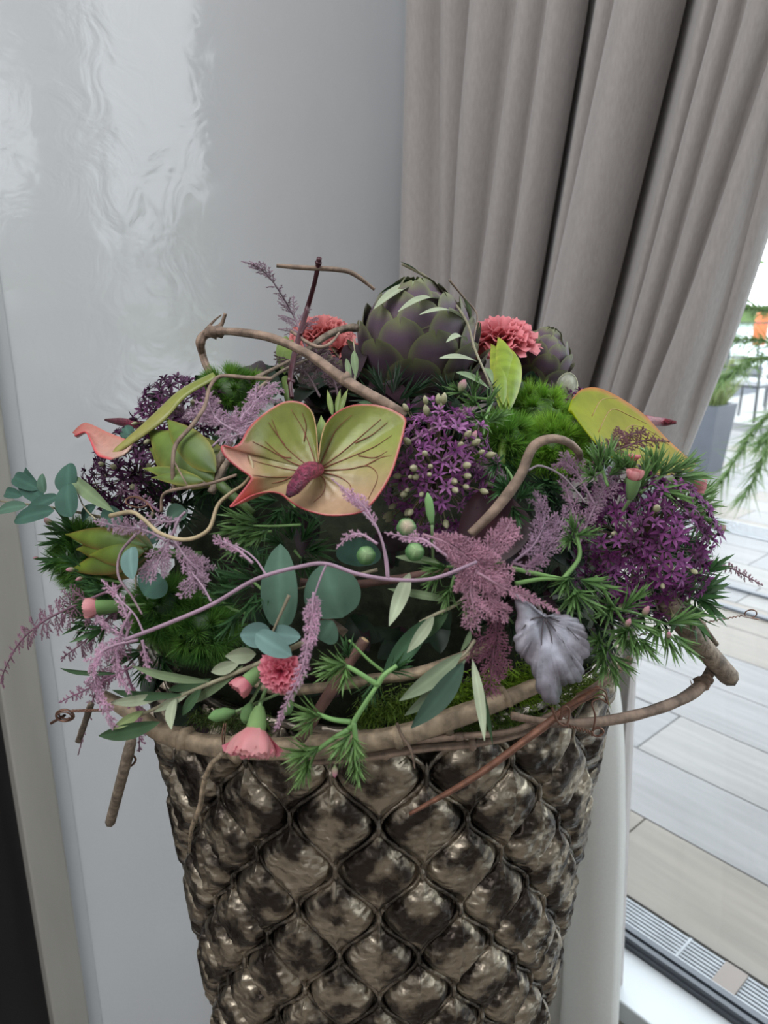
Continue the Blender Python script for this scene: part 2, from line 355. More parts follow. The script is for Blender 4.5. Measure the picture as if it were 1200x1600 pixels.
# railing, chairs, river, bank
M_iron = mat('dark_iron', (.04, .045, .05), .5)
rt = thing('railing', 'thin dark metal railing along the far terrace edge before the water', 'railing', (6, 14, 0))
for z in (.35, .7, 1.05, 1.34):
    m = MB(); tube(m, [(3, 15.2, z), (22, 11.5, z)], .016, 5, 3); m.build('rail', M_iron, rt)
for k in range(9):
    x = 3.2 + 2.2 * k; y = 15.2 - (x - 3) * 3.7 / 19; m = MB(); tube(m, [(x, y, -.02), (x, y, 1.36)], .022, 5, 3); m.build('post', M_iron, rt)
def chair(c, rot, label, cushion):
    t = thing('terrace_chair', label, 'chair', c); ca, sa = math.cos(rot), math.sin(rot)
    def W(x, y, z): return (c[0] + x * ca - y * sa, c[1] + x * sa + y * ca, c[2] + z)
    for x in (-.22, .22):
        for y, z in ((-.22, .44), (.22, .86)):
            m = MB(); tube(m, [W(x, y, 0), W(x * .95, y, z)], .016, 6, 3); m.build('leg', M_iron, t)
    rbox('seat', (-.24, -.24, .42), (.24, .24, .45), M_iron, t, fr=lambda a, b, z: W(a, b, z))
    rbox('cushion', (-.22, -.22, .45), (.22, .20, .50), cushion, t, fr=lambda a, b, z: W(a, b, z))
    for z in (.58, .68, .78):
        m = MB(); tube(m, [W(-.21, .22, z), W(.21, .22, z)], .012, 5, 3); m.build('slat', M_iron, t)
M_grey_c = mat('grey_cushion', (.42, .43, .45), .8); M_red = mat('orange_cushion', (.75, .16, .06), .7)
chair(ground(1165, 655), 2.2, 'dark iron terrace chair behind the grey planter, left of the pair', M_grey_c)
chair(ground(1222, 640), -2.0, 'dark iron terrace chair behind the palm fronds, right of the pair', M_grey_c)
rb_ = thing('parasol', 'folded orange parasol standing far off on the terrace near the water', 'parasol', ground(1183, 560, 0))
pb = rb_.location; m = MB(); tube(m, [pb, pb + Vector((0, 0, 1.35))], .03, 6, 3); m.build('pole', M_iron, rb_)
m = MB(); tube(m, [pb + Vector((0, 0, .35)), pb + Vector((0, 0, .8)), pb + Vector((0, 0, 1.3))], [.17, .2, .12], 8, 7, jit=.2); m.build('canopy', M_red, rb_)
M_water = mat('river_water', (.33, .42, .45), .18, bump=.03, bscale=1.2)
struct(rbox('river', (-160, 16.5, -1.3), (220, 92, -1.2), M_water, fr=lambda a, b, z: (a, b, z)))
struct(rbox('quay', (-60, 13, -1.3), (60, 16.5, -.05), mat('quay_stone', (.35, .35, .34), .9), fr=lambda a, b, z: (a, b, z)))
struct(rbox('river_bank', (-200, 92, -1.3), (260, 170, .3), mat('bank_green', (.16, .24, .08), .9, var=.4, vscale=.2), fr=lambda a, b, z: (a, b, z)))
struct(rbox('meadow', (22, -90, -.4), (200, 16.5, -.1), mat('meadow_green', (.16, .24, .08), .9), fr=lambda a, b, z: (a, b, z)))
M_tree = mat('tree_foliage', (.19, .31, .10), .9, var=.5, vscale=.8, trans=.2)
M_trunk = mat('trunk', (.10, .075, .055), .9)
def tree(c, h, rad, label, tone):
    t = thing('tree', label, 'tree', c, 'trees on the far bank'); m = MB(); tube(m, [c, c + Vector((0, 0, h * .6))], [.35, .2], 6, 4); m.build('trunk', M_trunk, t)
    B = []; D = []
    for _ in range(1500):
        d = rng.normal(size=3); d /= np.linalg.norm(d); rr = rad * (.6 + .4 * rng.random()) * (1 + .25 * math.sin(5 * d[0] + 3 * d[2] + c[0]))
        p = V(c) + np.array([d[0] * rr, d[1] * rr, h * .62 + d[2] * h * .4]); B.append(p); D.append(rng.normal(size=3) * .9)
    m = MB(); needles(m, B, D, 1.3, tone, V(tone) * 1.4); m.build('foliage', M_hair, t, False)
for k in range(10):
    x = 5 + 13 * k; tree(Vector((x + random.uniform(-1, 1), 98 + random.uniform(-3, 8), .2)), random.uniform(10, 15), random.uniform(4.2, 4.9), 'leafy tree in the blurred green row beyond the river', (.16, .27, .08))
for k in range(7):
    tree(Vector((44 + random.uniform(-1, 1), -60 + 11.5 * k, -.1)), random.uniform(6, 9), random.uniform(3.4, 4.1), 'leafy tree in the blurred green row beyond the river', (.14, .22, .08))
# feathery palm at the right
pt = thing('palm', 'feathery green palm with blurred arching fronds at the right window edge', 'palm', at(1330, 900, 2.9) * 1.0)
pt.location.z = 0; base = Vector((pt.location.x, pt.location.y, 1.05))
m = MB(); tube(m, [pt.location, pt.location + Vector((.02, 0, .5)), base], [.05, .035, .03], 8, 8, jit=.15); m.build('trunk', M_trunk, pt)
for tip, midp, up in (((1118, 765), (1215, 640), 0), ((1165, 770), (1235, 660), 0), ((1100, 545), (1200, 535), 0), ((1130, 590), (1210, 560), 0), ((1190, 690), (1250, 640), 0), ((1160, 480), (1230, 500), 0)):
    a, b_, c = base, at(*midp, 2.85), at(*tip, 2.7); m = MB(); P = tube(m, [a, b_, c], [.008, .005, .002], 5, 20, col=(.18, .30, .07)); B = []; D = []
    for i in range(5, 20):
        T = unit(P[min(i + 1, 19)] - P[i - 1])
        for _ in range(16):
            B.append(P[i] + rng.normal(size=3) * .002); d = unit(rng.normal(size=3) * .38 + T * .9 + np.array([0, 0, -.15])); D.append(d * random.uniform(.08, .15))
    needles(m, B, D, .006, (.10, .20, .05), (.19, .28, .09)); m.build('frond', M_hair, pt, False)

# ================================================================== CURTAIN
def curtain():
    AC = 1.15
    # knots across the cloth: pixel at row 0, pixel at row 450, depth (0 valley, 1 crest), fold crest between knots
    K = [(645, 628, 0), (697, 686, .2), (740, 706, .1), (806, 746, .0), (851, 786, .0), (897, 823, -.1), (918, 840, -.1), (950, 853, -.1), (1050, 943, -.1), (1079, 973, -.1), (1106, 988, -.2), (1157, 1030, -.05), (1215, 1068, -.1), (1245, 1125, -.2), (1285, 1143, -.5)]
    nk = len(K); t0 = []; t1 = []
    for u0, u1, d in K:
        t0.append(onroom(u0, 0, AC)); t1.append(onroom(u1, 450, AC))
    zt = [p.z for p in t0]; b0 = [p.dot(DV) for p in t0]; b1 = [p.dot(DV) for p in t1]
    ztop = 3.2; z450 = t1[0].z; ztie = 1.02
    ztie = onroom(800, 900, AC).z; u8 = [u1 + (u1 - u0) / 450 * 450 for u0, u1, d in K]
    bt = [onroom(628 + (u - u8[0]) * (983 - 628) / (u8[-1] - u8[0]), 900, AC).dot(DV) for u in u8]
    bl2 = onroom(760, 1600, AC).dot(DV); br2 = onroom(955, 1600, AC).dot(DV); zb = onroom(900, 1600, AC).z
    m = MB(); sub = 9; rows = []; zs = np.concatenate([np.linspace(ztop, ztie + .5, 22), np.linspace(ztie + .48, -.23, 38)])
    vs = []
    rt_ = [(2.6, None)]
    for z in zs:
        row_b = []
        for i in range(nk):
            sl = (b0[i] - b1[i]) / (t0[i].z - t1[i].z)
            zz = z if z < t0[i].z else t0[i].z + .12 * (1 - math.exp(-(z - t0[i].z) / .12)); blin = b1[i] + sl * (zz - t1[i].z)
            f = i / (nk - 1); bb = bl2 + (br2 - bl2) * f; h = t1[i].z - ztie; s = max(0, min(1, (t1[i].z - z) / h))
            m0 = -sl * h; bv = blin if z >= t1[i].z else (2 * s ** 3 - 3 * s * s + 1) * b1[i] + (s ** 3 - 2 * s * s + s) * m0 + (3 * s * s - 2 * s ** 3) * bt[i]
            if z < ztie: s2 = min(1, (ztie - z) / (ztie - zb)); bv = bt[i] + (bb - bt[i]) * s2
            row_b.append(bv)
        for a_ in (1.281, 1.24, 1.20): vs.append(RM(a_, row_b[0] + .004, z))
        for i in range(nk - 1):
            wdt = row_b[i + 1] - row_b[i]; d0, d1 = K[i][2], K[i + 1][2]
            gap = i in (5, 8)
            for q in range(sub + (1 if i == nk - 2 else 0)):
                x = q / sub; base_ = (d0 * (1 - x) + d1 * x) * .075
                squeeze = .35 + .65 * min(1, abs(z - ztie) / .45)
                am = (.0 if gap else min(.085, .95 * wdt)) * squeeze
                if z < ztie: am = (.035 if i % 4 == 1 else .012) * squeeze
                if z < ztie: base_ *= .4
                n_ = AC - base_ - am * (math.sin(math.pi * x) ** .65) + .03; slot = .062 * squeeze * max(0, math.sin(math.pi * x)) ** .35 if gap else 0; n_ += slot
                skew = .12 * math.sin(math.pi * x) * wdt
                bb = row_b[i] + wdt * x + (skew if not gap else -slot * 1.0)
                vs.append(RM(n_, bb, z))
    ncol = (nk - 1) * sub + 4
    m.add([tuple(p) for p in vs], grid(len(zs), ncol))
    mt = mat('linen', (.36, .33, .315), .85, sheen=.25, var=.12, vscale=260, stretch=(1, 1, .25), trans=.0, bump=.0006, bscale=500)
    cu = thing('curtain', 'floor-length grey-beige linen curtain gathered in deep folds beside the window', 'curtain', RM(AC, -1.0, 0)); o = m.build('cloth', mt, cu)
    # separate pale cloth along the lower leading edge
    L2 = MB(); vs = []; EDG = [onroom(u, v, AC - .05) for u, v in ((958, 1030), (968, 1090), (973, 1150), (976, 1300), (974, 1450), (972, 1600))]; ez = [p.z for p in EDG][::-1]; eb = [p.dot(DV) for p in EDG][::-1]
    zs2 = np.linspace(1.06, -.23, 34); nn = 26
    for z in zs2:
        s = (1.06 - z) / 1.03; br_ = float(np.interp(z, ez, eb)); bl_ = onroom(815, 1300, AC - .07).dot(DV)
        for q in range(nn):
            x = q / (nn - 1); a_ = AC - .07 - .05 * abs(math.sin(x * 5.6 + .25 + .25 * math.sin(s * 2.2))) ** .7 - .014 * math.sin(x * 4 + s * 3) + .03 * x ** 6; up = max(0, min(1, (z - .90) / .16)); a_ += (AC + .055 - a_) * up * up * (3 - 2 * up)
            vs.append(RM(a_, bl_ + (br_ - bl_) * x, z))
    L2.add([tuple(p) for p in vs], grid(34, nn)); o2 = L2.build('lower_cloth', mat('pale_cloth', (.80, .80, .77), .8, trans=.35, var=.05, vscale=300), cu); o2['label'] = 'pale off-white cloth along the lower edge'
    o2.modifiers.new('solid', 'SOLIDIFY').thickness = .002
    md = o.modifiers.new('solid', 'SOLIDIFY'); md.thickness = .0015
curtain()

# ================================================================== VASE
VC = Vector((-.004, .73, -.25)); RIMZ = 1.134
def VR(z): return .224 + .083 * (z - .944)
def vase():
    t = thing('vase', 'tall tapered round vase of embossed dark bronze metal scales under the flowers', 'vase', VC)
    def metal(name, c1, c2, r):
        m = mat(name, c1, r, metal=.88, col2=c2, vscale=34, ramp=(.43, .57)); nt = m.node_tree; n = nt.nodes; L = nt.links; tc = n.new('ShaderNodeTexCoord')
        mp = n.new('ShaderNodeMapping'); mp.inputs['Scale'].default_value = (1, 1, 1.5); L.new(tc.outputs['Object'], mp.inputs['Vector'])
        vo = n.new('ShaderNodeTexVoronoi'); vo.feature = 'SMOOTH_F1'; vo.inputs['Scale'].default_value = 95; vo.inputs['Smoothness'].default_value = .7; L.new(mp.outputs[0], vo.inputs['Vector'])
        no = n.new('ShaderNodeTexNoise'); no.inputs['Scale'].default_value = 48; no.inputs['Detail'].default_value = 3; L.new(mp.outputs[0], no.inputs['Vector'])
        b1 = n.new('ShaderNodeBump'); b1.inputs['Distance'].default_value = .0030; L.new(vo.outputs['Distance'], b1.inputs['Height'])
        b2 = n.new('ShaderNodeBump'); b2.inputs['Distance'].default_value = .0032; L.new(no.outputs['Fac'], b2.inputs['Height']); L.new(b1.outputs[0], b2.inputs['Normal']); L.new(b2.outputs[0], n['Principled BSDF'].inputs['Normal'])
        return m
    MP = metal('aged_bronze', (.42, .36, .28), (.055, .044, .037), .33); MBd = metal('dark_bronze', (.30, .26, .21), (.08, .07, .06), .30)  # blotches: patina plus reflected bands mixed into the base colour
    m = MB(); ns = 80; zs = np.linspace(-.25, RIMZ, 24); vs = []
    for z in zs:
        for k in range(ns): a = k * math.tau / ns; r = VR(z) - .004; vs.append((VC.x + r * math.cos(a), VC.y + r * math.sin(a), z))
    for z, dr in ((RIMZ + .004, -.001), (RIMZ, -.010), (RIMZ - .15, -.012), (RIMZ - .16, -.2)):
        for k in range(ns): a = k * math.tau / ns; r = VR(RIMZ) + dr; vs.append((VC.x + r * math.cos(a), VC.y + r * math.sin(a), z))
    rows = 28; i = np.arange(rows - 1)[:, None] * ns; k = np.arange(ns)[None, :]; k2 = (k + 1) % ns
    m.add(vs, np.stack([i + k, i + k2, i + ns + k2, i + ns + k], -1).reshape(-1, 4)); m.build('body', MBd, t)
    m = MB(); tube(m, [(VC.x + VR(RIMZ) * math.cos(a), VC.y + VR(RIMZ) * math.sin(a), RIMZ + .002) for a in np.linspace(0, math.tau, 49)], .0035, 8, 96, cap=False); m.build('rim', MBd, t)
    HH = .049
    def panel(z0, a0, seed, nb, nw):
        rs = np.random.default_rng(seed); mm = MB(); vs = []; ridge = seed % 3 != 0; ph = rs.random(4) * 6.28
        bs = np.linspace(-.985, .985, nb)
        for b in bs:
            hw = (1 + math.cos(math.pi * b)) / 2 * .87
            for q in np.linspace(-1, 1, nw):
                z = z0 + b * HH
                if z > RIMZ: z = RIMZ + (z - RIMZ) * .02
                ang = a0 + q * hw * math.tau / 40
                e = 1 - abs(q)
                ed = min(1, e * hw / .42, (1 - abs(b)) / .5); ed = ed ** .8
                lip = math.exp(-((e * hw - .035) / .03) ** 2) * .0022
                d = .0006 + .0115 * math.sin(ed * math.pi / 2)
                # lower part tucks in under a fold, as pressed by a die
                d -= .0035 * max(0, -b - .1) * abs(math.sin(q * 2.2))
                if ridge: d += .0016 * math.exp(-(q * hw / .035) ** 2) * ed - .0016 * math.exp(-((q * hw - .09) / .06) ** 2) * ed
                d += ed * .0011 * (math.sin(q * hw * 19 + ph[0]) * math.sin(b * 15 + ph[1] + q * 2))
                r = VR(z) + d + lip - .002
                vs.append((VC.x + r * math.sin(ang), VC.y - r * math.cos(ang), z))
        mm.add(vs, grid(nb, nw)); return mm
    z = .996 + 2 * HH; row = 2; allrest = MB(); cnt = 0
    while z > -.22:
        if z < RIMZ + .045:
            for k in range(20):
                a0 = (k + (0 if row % 2 == 0 else .5)) * math.tau / 20
                if z > .44:
                    vis = math.cos(a0) > -.2
                    pm = panel(z, a0, row * 100 + k + 7, 27 if vis else 9, 19 if vis else 7)
                    pm.build('panel', MP, t); cnt += 1
                else:
                    pm = panel(z, a0, row * 100 + k + 7, 9, 7); allrest.add(pm.v[0], pm.f[0])
        z -= HH; row += 1
    o = allrest.build('lower_panels', MP, t); stuff(o)
    # thin raised wires that outline the scales
    for par in (0, 1):
        mm = MB()
        for k in range(20):
            for s in (-1, 1):
                pts = []
                for zz in np.arange(RIMZ - .003, -.24, -.0065):
                    b = (zz - .996) / HH; off = s * (1 + math.cos(math.pi * b)) / 2
                    ang = (k + off / 2) * math.tau / 20; r = VR(zz) - .0004; pts.append((VC.x + r * math.sin(ang), VC.y - r * math.cos(ang), zz))
                if par == (s > 0): tube(mm, pts, .0025, 6, len(pts), cap=False)
        mm.build('outline_ridge', MBd, t)
    for k in range(20):
        for j in range(0, 12):
            zz = .996 + HH * 2 - j * HH + HH * 0; 
            if zz > RIMZ - .01 : continue
            a0 = (k + (.5 if j % 2 == 0 else 0)) * math.tau / 20
            if math.cos(a0) < .1: continue
            r = VR(zz) + .0015; c = Vector((VC.x + r * math.sin(a0), VC.y - r * math.cos(a0), zz))
            mm = MB(); tube(mm, [c + Vector((0, 0, .012)), c + Vector((0, -.001, .0)), c - Vector((0, 0, .012))], [.0008, .0026, .0008], 6, 7); mm.build('ridge_joint', MBd, t)
vase()

# ================================================================== THE ARRANGEMENT
def pts(L, k=1.0): return [V(S(u, v, (k if len(q) < 1 else q[0]))) for u, v, *q in L]
# moss mound that carries the stems; dark colour includes the deep shade there
def mound():
    t = thing('moss_mound', 'dark moss mound filling the vase mouth under all the stems', 'moss', Vector((VC.x, VC.y, RIMZ)))
    m = MB(); vs = []; nu, nv = 26, 60
    for i in range(nu):
        ph = -.35 + (math.pi / 2 + .35) * i / (nu - 1)
        for j in range(nv):
            th = j * math.tau / (nv - 1); rr = .66 + .03 * math.sin(7 * th + 5 * ph) + .03 * math.sin(17 * th + 9 * ph) if j < nv - 1 else .70 + .05 * math.sin(5 * ph) + .03 * math.sin(9 * ph)
            vs.append((EC.x + .33 * rr * math.cos(ph) * math.cos(th), EC.y + ER.y * rr * math.cos(ph) * math.sin(th), EC.z - .01 + ER.z * rr * math.sin(ph)))
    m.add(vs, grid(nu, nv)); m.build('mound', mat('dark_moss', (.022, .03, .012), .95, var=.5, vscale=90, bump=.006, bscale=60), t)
    # living moss tufts along the rim
    B = []; D = []; C = []
    for (u0, v0, u1, v1, hgt, n, col) in ((560, 1120, 720, 1085, 28, 2600, (.10, .17, .02)), (690, 1095, 850, 1060, 30, 3200, (.22, .36, .03)), (700, 1140, 840, 1120, 14, 900, (.08, .14, .02)), (860, 1090, 940, 1060, 20, 700, (.16, .24, .04)), (300, 1120, 420, 1130, 14, 700, (.06, .10, .02))):
        for _ in range(n):
            f = rng.random(); u = u0 + (u1 - u0) * f + rng.normal() * 6; v = v0 + (v1 - v0) * f + rng.normal() * hgt * .5
            p = V(S(u, v, .86 + rng.random() * .03)); B.append(p); D.append((unit(rng.normal(size=3)) + V(SN(Vector(p))) * .8) * (.004 + .005 * rng.random())); C.append(V(col) * (.5 + rng.random()))
    m = MB(); needles(m, B, D, .0011, np.array(C), np.array(C) * 1.5); stuff(m.build('moss', M_hair, t, False))
mound()

# ---- fine dyed plumes (feathery pink fern)
def plume(label, path, L0, k=1.03, dens=1.0, col=(.50, .27, .40), prof=None, start=.12, name='dyed_fern_plume', rstem=.0011, hair=4.2, spread=1.0, droop=.0, side=9, group=None, branch_angle=.75):
    P0 = pts(path, k); base = Vector(P0[0]); t = thing(name, label, 'fern', base, group)
    ms = MB(); n = max(12, 7 * len(path)); P = tube(ms, P0, [rstem, rstem * .35], 5, n, col=V(col) * .8); ms.build('stem', M_plume, t)
    m = MB(); total = np.linalg.norm(np.diff(P, axis=0), axis=1).sum(); mpp = pxm(base, 1)
    nb = max(6, int(total / (side * mpp) * dens)); prof = prof or (lambda x: math.sin(math.pi * min(1, x * .9 + .1)) ** .8)
    Bs = []; Ds = []
    for i in range(nb):
        x = start + (1 - start) * (i + rng.random() * .6) / nb; idx = x * (n - 1); a = min(int(idx), n - 2); p = lerp(P[a], P[a + 1], idx - a); T = unit(P[a + 1] - P[a])
        outw = V(SN(Vector(p))); sd = unit(np.cross(T, outw)) * (1 if i % 2 else -1)
        l = L0 * mpp * prof((x - start) / (1 - start)) * (.75 + .5 * rng.random())
        if l < 2.5 * mpp: continue
        d = unit(sd * math.sin(branch_angle) + T * math.cos(branch_angle) + outw * rng.normal() * .3 * spread)
        q = p + d * l + T * l * .15 - np.array([0, 0, droop * l]); mid = (p + q) / 2 + outw * l * .08
        Q = spline([p, mid, q], 6); tube(ms, Q, .0003, 3, 5, col=V(col) * .85, cap=False)
        nh = int(l / (1.0 * mpp)) * 6 + 12; s = rng.random(nh); idx2 = s * 5; ai = np.minimum(idx2.astype(int), 4); pp = Q[ai] * (1 - (idx2 - ai))[:, None] + Q[ai + 1] * (idx2 - ai)[:, None]
        rd = rng.normal(size=(nh, 3)); rd /= np.linalg.norm(rd, axis=1)[:, None]; dd = rd + d * .7
        dd *= (hair * .85 * mpp * (.6 + .6 * rng.random(nh)) * (1.05 - .55 * s))[:, None]; Bs.append(pp); Ds.append(dd)
        if l > 9 * mpp:                                             # second order twiglets
            for kk in range(int(l / (3.2 * mpp))):
                f = .08 + .85 * (kk + rng.random() * .5) / max(1, int(l / (3.2 * mpp))); p2 = lerp(p, q, f); l2 = l * .34 * (1 - f * .75) * (.7 + .6 * rng.random()); d2 = unit(unit(np.cross(d, outw)) * (1 if kk % 2 else -1) * .8 + d * .75 + outw * rng.normal() * .3)
                nh = int(l2 / mpp) * 6 + 6; s2 = rng.random(nh); pp = p2 + d2 * l2 * s2[:, None]; rd = rng.normal(size=(nh, 3)); rd /= np.linalg.norm(rd, axis=1)[:, None]
                Bs.append(pp); Ds.append((rd + d2 * .7) * (hair * .62 * mpp * (.6 + .6 * rng.random(nh)))[:, None])
    # needles along the main stem's end
    s = start + (1 - start) * rng.random(int(total / mpp * 2.2 * (1 - start))); idx = s * (n - 1); ai = np.minimum(idx.astype(int), n - 2); pp = P[ai] * (1 - (idx - ai))[:, None] + P[ai + 1] * (idx - ai)[:, None]
    rd = rng.normal(size=(len(s), 3)); rd /= np.linalg.norm(rd, axis=1)[:, None]; Bs.append(pp); Ds.append(rd * hair * .9 * mpp)
    B = np.concatenate(Bs); D = np.concatenate(Ds); cc = V(col) * (.65 + .7 * rng.random((len(B), 1)))
    needles(m, B, D, 1.0 * mpp, cc * .85, cc * 1.4); stuff(m.build('needles', M_plume, t, False)); return t
PK = (.60, .43, .54); PKL = (.72, .48, .62); PKD = (.36, .20, .27); PKW = (.52, .22, .33)
plume('pale mauve dyed fern plume pointing left above the green bract bud', [(440, 640), (370, 665), (310, 648), (252, 632)], 34, 1.03, 1.5, PK, lambda x: (1 - x) ** .55)
plume('pale mauve dyed fern plume rising to the right above the central anthurium', [(330, 700), (375, 655), (405, 622), (432, 598)], 34, 1.03, 1.5, PK)
plume('small mauve dyed fern plume just below the upper left moss ball', [(380, 680), (345, 660), (330, 640), (322, 612)], 26, 1.04, 1.4, PK)
plume('short mauve dyed fern tuft tucked against the central anthurium\'s left lobe', [(400, 672), (370, 680), (340, 690)], 16, 1.04, 1.4, PK)
plume('airy greyish mauve fern plume standing against the wall, left of the wine-red stem', [(478, 545), (462, 500), (430, 445), (404, 418), (377, 408)], 50, .95, 1.0, (.50, .38, .45), lambda x: max(0, 1 - x) ** .8 * (.4 + .6 * math.sin(6 * x + 1) ** 2), hair=3.2)
plume('wide mauve fern frond at the far left, its tip bending down against the trim', [(190, 915), (120, 945), (70, 970), (30, 1005), (4, 1055), (6, 1075)], 42, 1.05, .9, PKD, lambda x: (1 - x) ** .9, hair=3.4, side=11, branch_angle=1.0)
plume('dusky mauve fern frond behind the pale plume at the left edge', [(215, 930), (170, 965), (135, 1000), (95, 1030)], 34, .98, 1.0, PKD, hair=3.2)
plume('dusky mauve fern frond hanging low at the left edge above the coiled wire', [(210, 960), (180, 1040), (150, 1080), (122, 1180)], 34, .98, 1.0, PKD, lambda x: (1 - x) ** .8, hair=3.2)
plume('dusky mauve fern sprig pointing left above the coiled wire', [(210, 1040), (150, 1070), (92, 1098)], 16, 1.0, 1.0, (.44, .22, .33), hair=3)
plume('dusky mauve fern sprig hanging behind the olive leaves at lower left', [(195, 1040), (215, 1110), (218, 1175)], 18, .98, 1.2, (.44, .22, .33))
plume('bright pink-mauve fern tassel curving down at the left edge', [(215, 1000), (175, 1010), (150, 1030), (150, 1070), (164, 1105), (178, 1136)], 22, 1.10, 1.9, PKL, lambda x: (1 - x) ** .3 * .9, hair=4.6)
plume('bright pink-mauve fern tassel hanging just right of the curved one at left', [(205, 955), (185, 1000), (185, 1050), (205, 1085)], 16, 1.09, 1.7, PKL, hair=4.4)
plume('short bright pink-mauve fern sprig pointing up at the left edge', [(197, 998), (200, 970), (183, 930), (158, 906)], 14, 1.08, 1.6, PKL, hair=4.2)
plume('short bright pink-mauve fern sprig below the upward one at left', [(205, 1000), (170, 980), (148, 962)], 12, 1.08, 1.6, PKL)
plume('small pink-mauve fern tuft near the fork of the long arching tendril', [(222, 1000), (228, 1030), (232, 1065)], 14, 1.07, 1.6, PKL)
plume('mauve fern spray at left pointing left over the loose bract bud', [(270, 850), (225, 828), (185, 822), (146, 814)], 18, 1.06, 1.4, PK)
plume('dense mauve fern spray spreading below the cream tendril at left', [(280, 810), (262, 850), (245, 880), (222, 905)], 30, 1.07, 1.8, PK)
plume('dense mauve fern spray hanging right of centre-left below the cream tendril', [(265, 835), (290, 870), (310, 895), (280, 935)], 30, 1.07, 1.7, PK)
plume('small mauve fern twiglet above the cream tendril\'s lowest bend', [(290, 800), (270, 815), (235, 812), (218, 818)], 15, 1.06, 1.6, PK)
plume('small mauve fern sprig on the right end of the left spray', [(395, 880), (370, 858), (350, 848), (332, 838)], 13, 1.08, 1.4, PKL)
plume('pink-mauve fern tassel dangling over the rosy carnation', [(490, 925), (488, 960), (482, 1000), (470, 1050), (445, 1105), (430, 1142)], 17, 1.12, 2.0, PKL, lambda x: 1.15 * (1 - x) ** .55, start=.03, hair=5)
plume('pink-mauve fern sprig climbing over the central anthurium\'s lower lobe', [(606, 905), (597, 845), (572, 795), (545, 772), (518, 748)], 17, 1.10, 1.6, PKL, lambda x: .5 + .5 * math.sin(5 * x), start=.35)
plume('small pink fern curl below the anthurium, left of the green seed pods', [(590, 850), (565, 835), (545, 838), (525, 858)], 10, 1.09, 1.5, PKL)
plume('pink fern strand running under the green seed pods', [(700, 870), (665, 845), (640, 840), (600, 832)], 13, 1.09, 1.7, PKL)
plume('large dense pink-mauve fern cloud right of the green seed pods', [(660, 835), (700, 850), (740, 880), (770, 920)], 42, 1.09, 2.2, (.58, .33, .42), hair=4.6, side=7)
plume('dense pink-mauve fern tuft at the left foot of the central cloud', [(700, 855), (725, 890), (722, 925)], 30, 1.08, 2.0, (.60, .35, .44), hair=4.6)
plume('dense pink-mauve fern tuft filling the heart of the central cloud', [(715, 870), (760, 890), (790, 915)], 34, 1.08, 2.2, (.60, .35, .44), hair=4.6, side=7)
plume('dense pink-mauve fern tuft under the central cloud beside the silver leaf', [(755, 905), (768, 940), (795, 962)], 26, 1.08, 2.0, (.58, .33, .42), hair=4.4)
plume('small mauve fern tuft above the silver leaf, right of the central cloud', [(800, 880), (830, 885), (850, 870)], 22, 1.05, 1.8, (.42, .26, .36), hair=4.2)
plume('dense pink-mauve fern lobe rising from the central cloud', [(745, 905), (762, 870), (785, 838), (800, 812)], 32, 1.08, 2.0, (.58, .34, .43), hair=4.4)
plume('dense pink-mauve fern lobe hanging from the central cloud', [(745, 890), (735, 920), (740, 950), (735, 985)], 30, 1.09, 2.0, (.58, .34, .43), hair=4.4)
plume('pink-mauve fern tail sweeping right over the silver leaf', [(745, 895), (790, 920), (830, 935), (875, 958)], 18, 1.11, 2.0, (.58, .33, .42), lambda x: (1 - x) ** .6)
plume('dusky rose fern frond hanging over the moss left of the silver leaf', [(765, 935), (775, 980), (770, 1030), (765, 1088)], 36, 1.02, 1.7, (.40, .17, .25), lambda x: math.sin(math.pi * (x * .85 + .1)), hair=3.6)
plume('slim dusky rose fern tip pointing left above the moss', [(780, 990), (750, 1000), (728, 1035)], 20, 1.0, 1.4, (.42, .18, .27), hair=3.4)
plume('mauve fern frond standing right of the dark burgundy leaf', [(800, 880), (835, 850), (850, 810), (835, 765)], 32, 1.04, 1.7, (.46, .31, .42), hair=3.8)
plume('mauve fern frond leaning right beside the upright one near the centre right', [(820, 890), (850, 860), (872, 830), (885, 790)], 28, 1.04, 1.6, (.46, .31, .42), hair=3.8)
plume('mauve fern frond fanned out left of the dark purple allium, upper one', [(930, 790), (905, 745), (890, 728), (878, 722)], 26, 1.05, 1.6, (.48, .31, .42), hair=4)
plume('mauve fern frond fanned out left of the dark purple allium, lower one', [(905, 850), (925, 800), (950, 755), (978, 715)], 26, 1.05, 1.6, (.48, .31, .42), hair=4)
plume('mauve fern frond leaning left behind the dark purple allium', [(915, 845), (900, 810), (888, 775), (880, 740)], 20, 1.04, 1.5, (.48, .31, .42), hair=4)
plume('mauve fern spikelets at the top of the lilac allium', [(640, 690), (680, 668), (715, 650), (742, 636)], 16, 1.04, 1.6, (.44, .27, .36), hair=3.8)
plume('mauve fern spikelets at the right flank of the lilac allium', [(690, 720), (720, 700), (752, 694)], 14, 1.04, 1.6, (.42, .26, .35), hair=3.8)
plume('mauve fern sprig between the lilac allium and the hooked vine', [(800, 760), (775, 735), (750, 718)], 26, 1.01, 1.3, (.38, .24, .33), hair=3.6)
plume('hazy purple-brown fern frond over the yellow-green right spathe, upper one', [(930, 715), (970, 700), (1010, 688), (1046, 690)], 22, 1.08, 1.3, (.22, .09, .11), hair=3.6)
plume('hazy purple-brown fern frond at the foot of the yellow-green right spathe', [(925, 725), (955, 695), (980, 680), (1010, 672)], 24, 1.08, 1.3, (.22, .10, .12), hair=3.6)
plume('thin brownish fern tip pointing right past the dark purple allium', [(1095, 880), (1135, 885), (1165, 900), (1192, 915)], 14, 1.0, 1.0, (.34, .20, .24), hair=3)
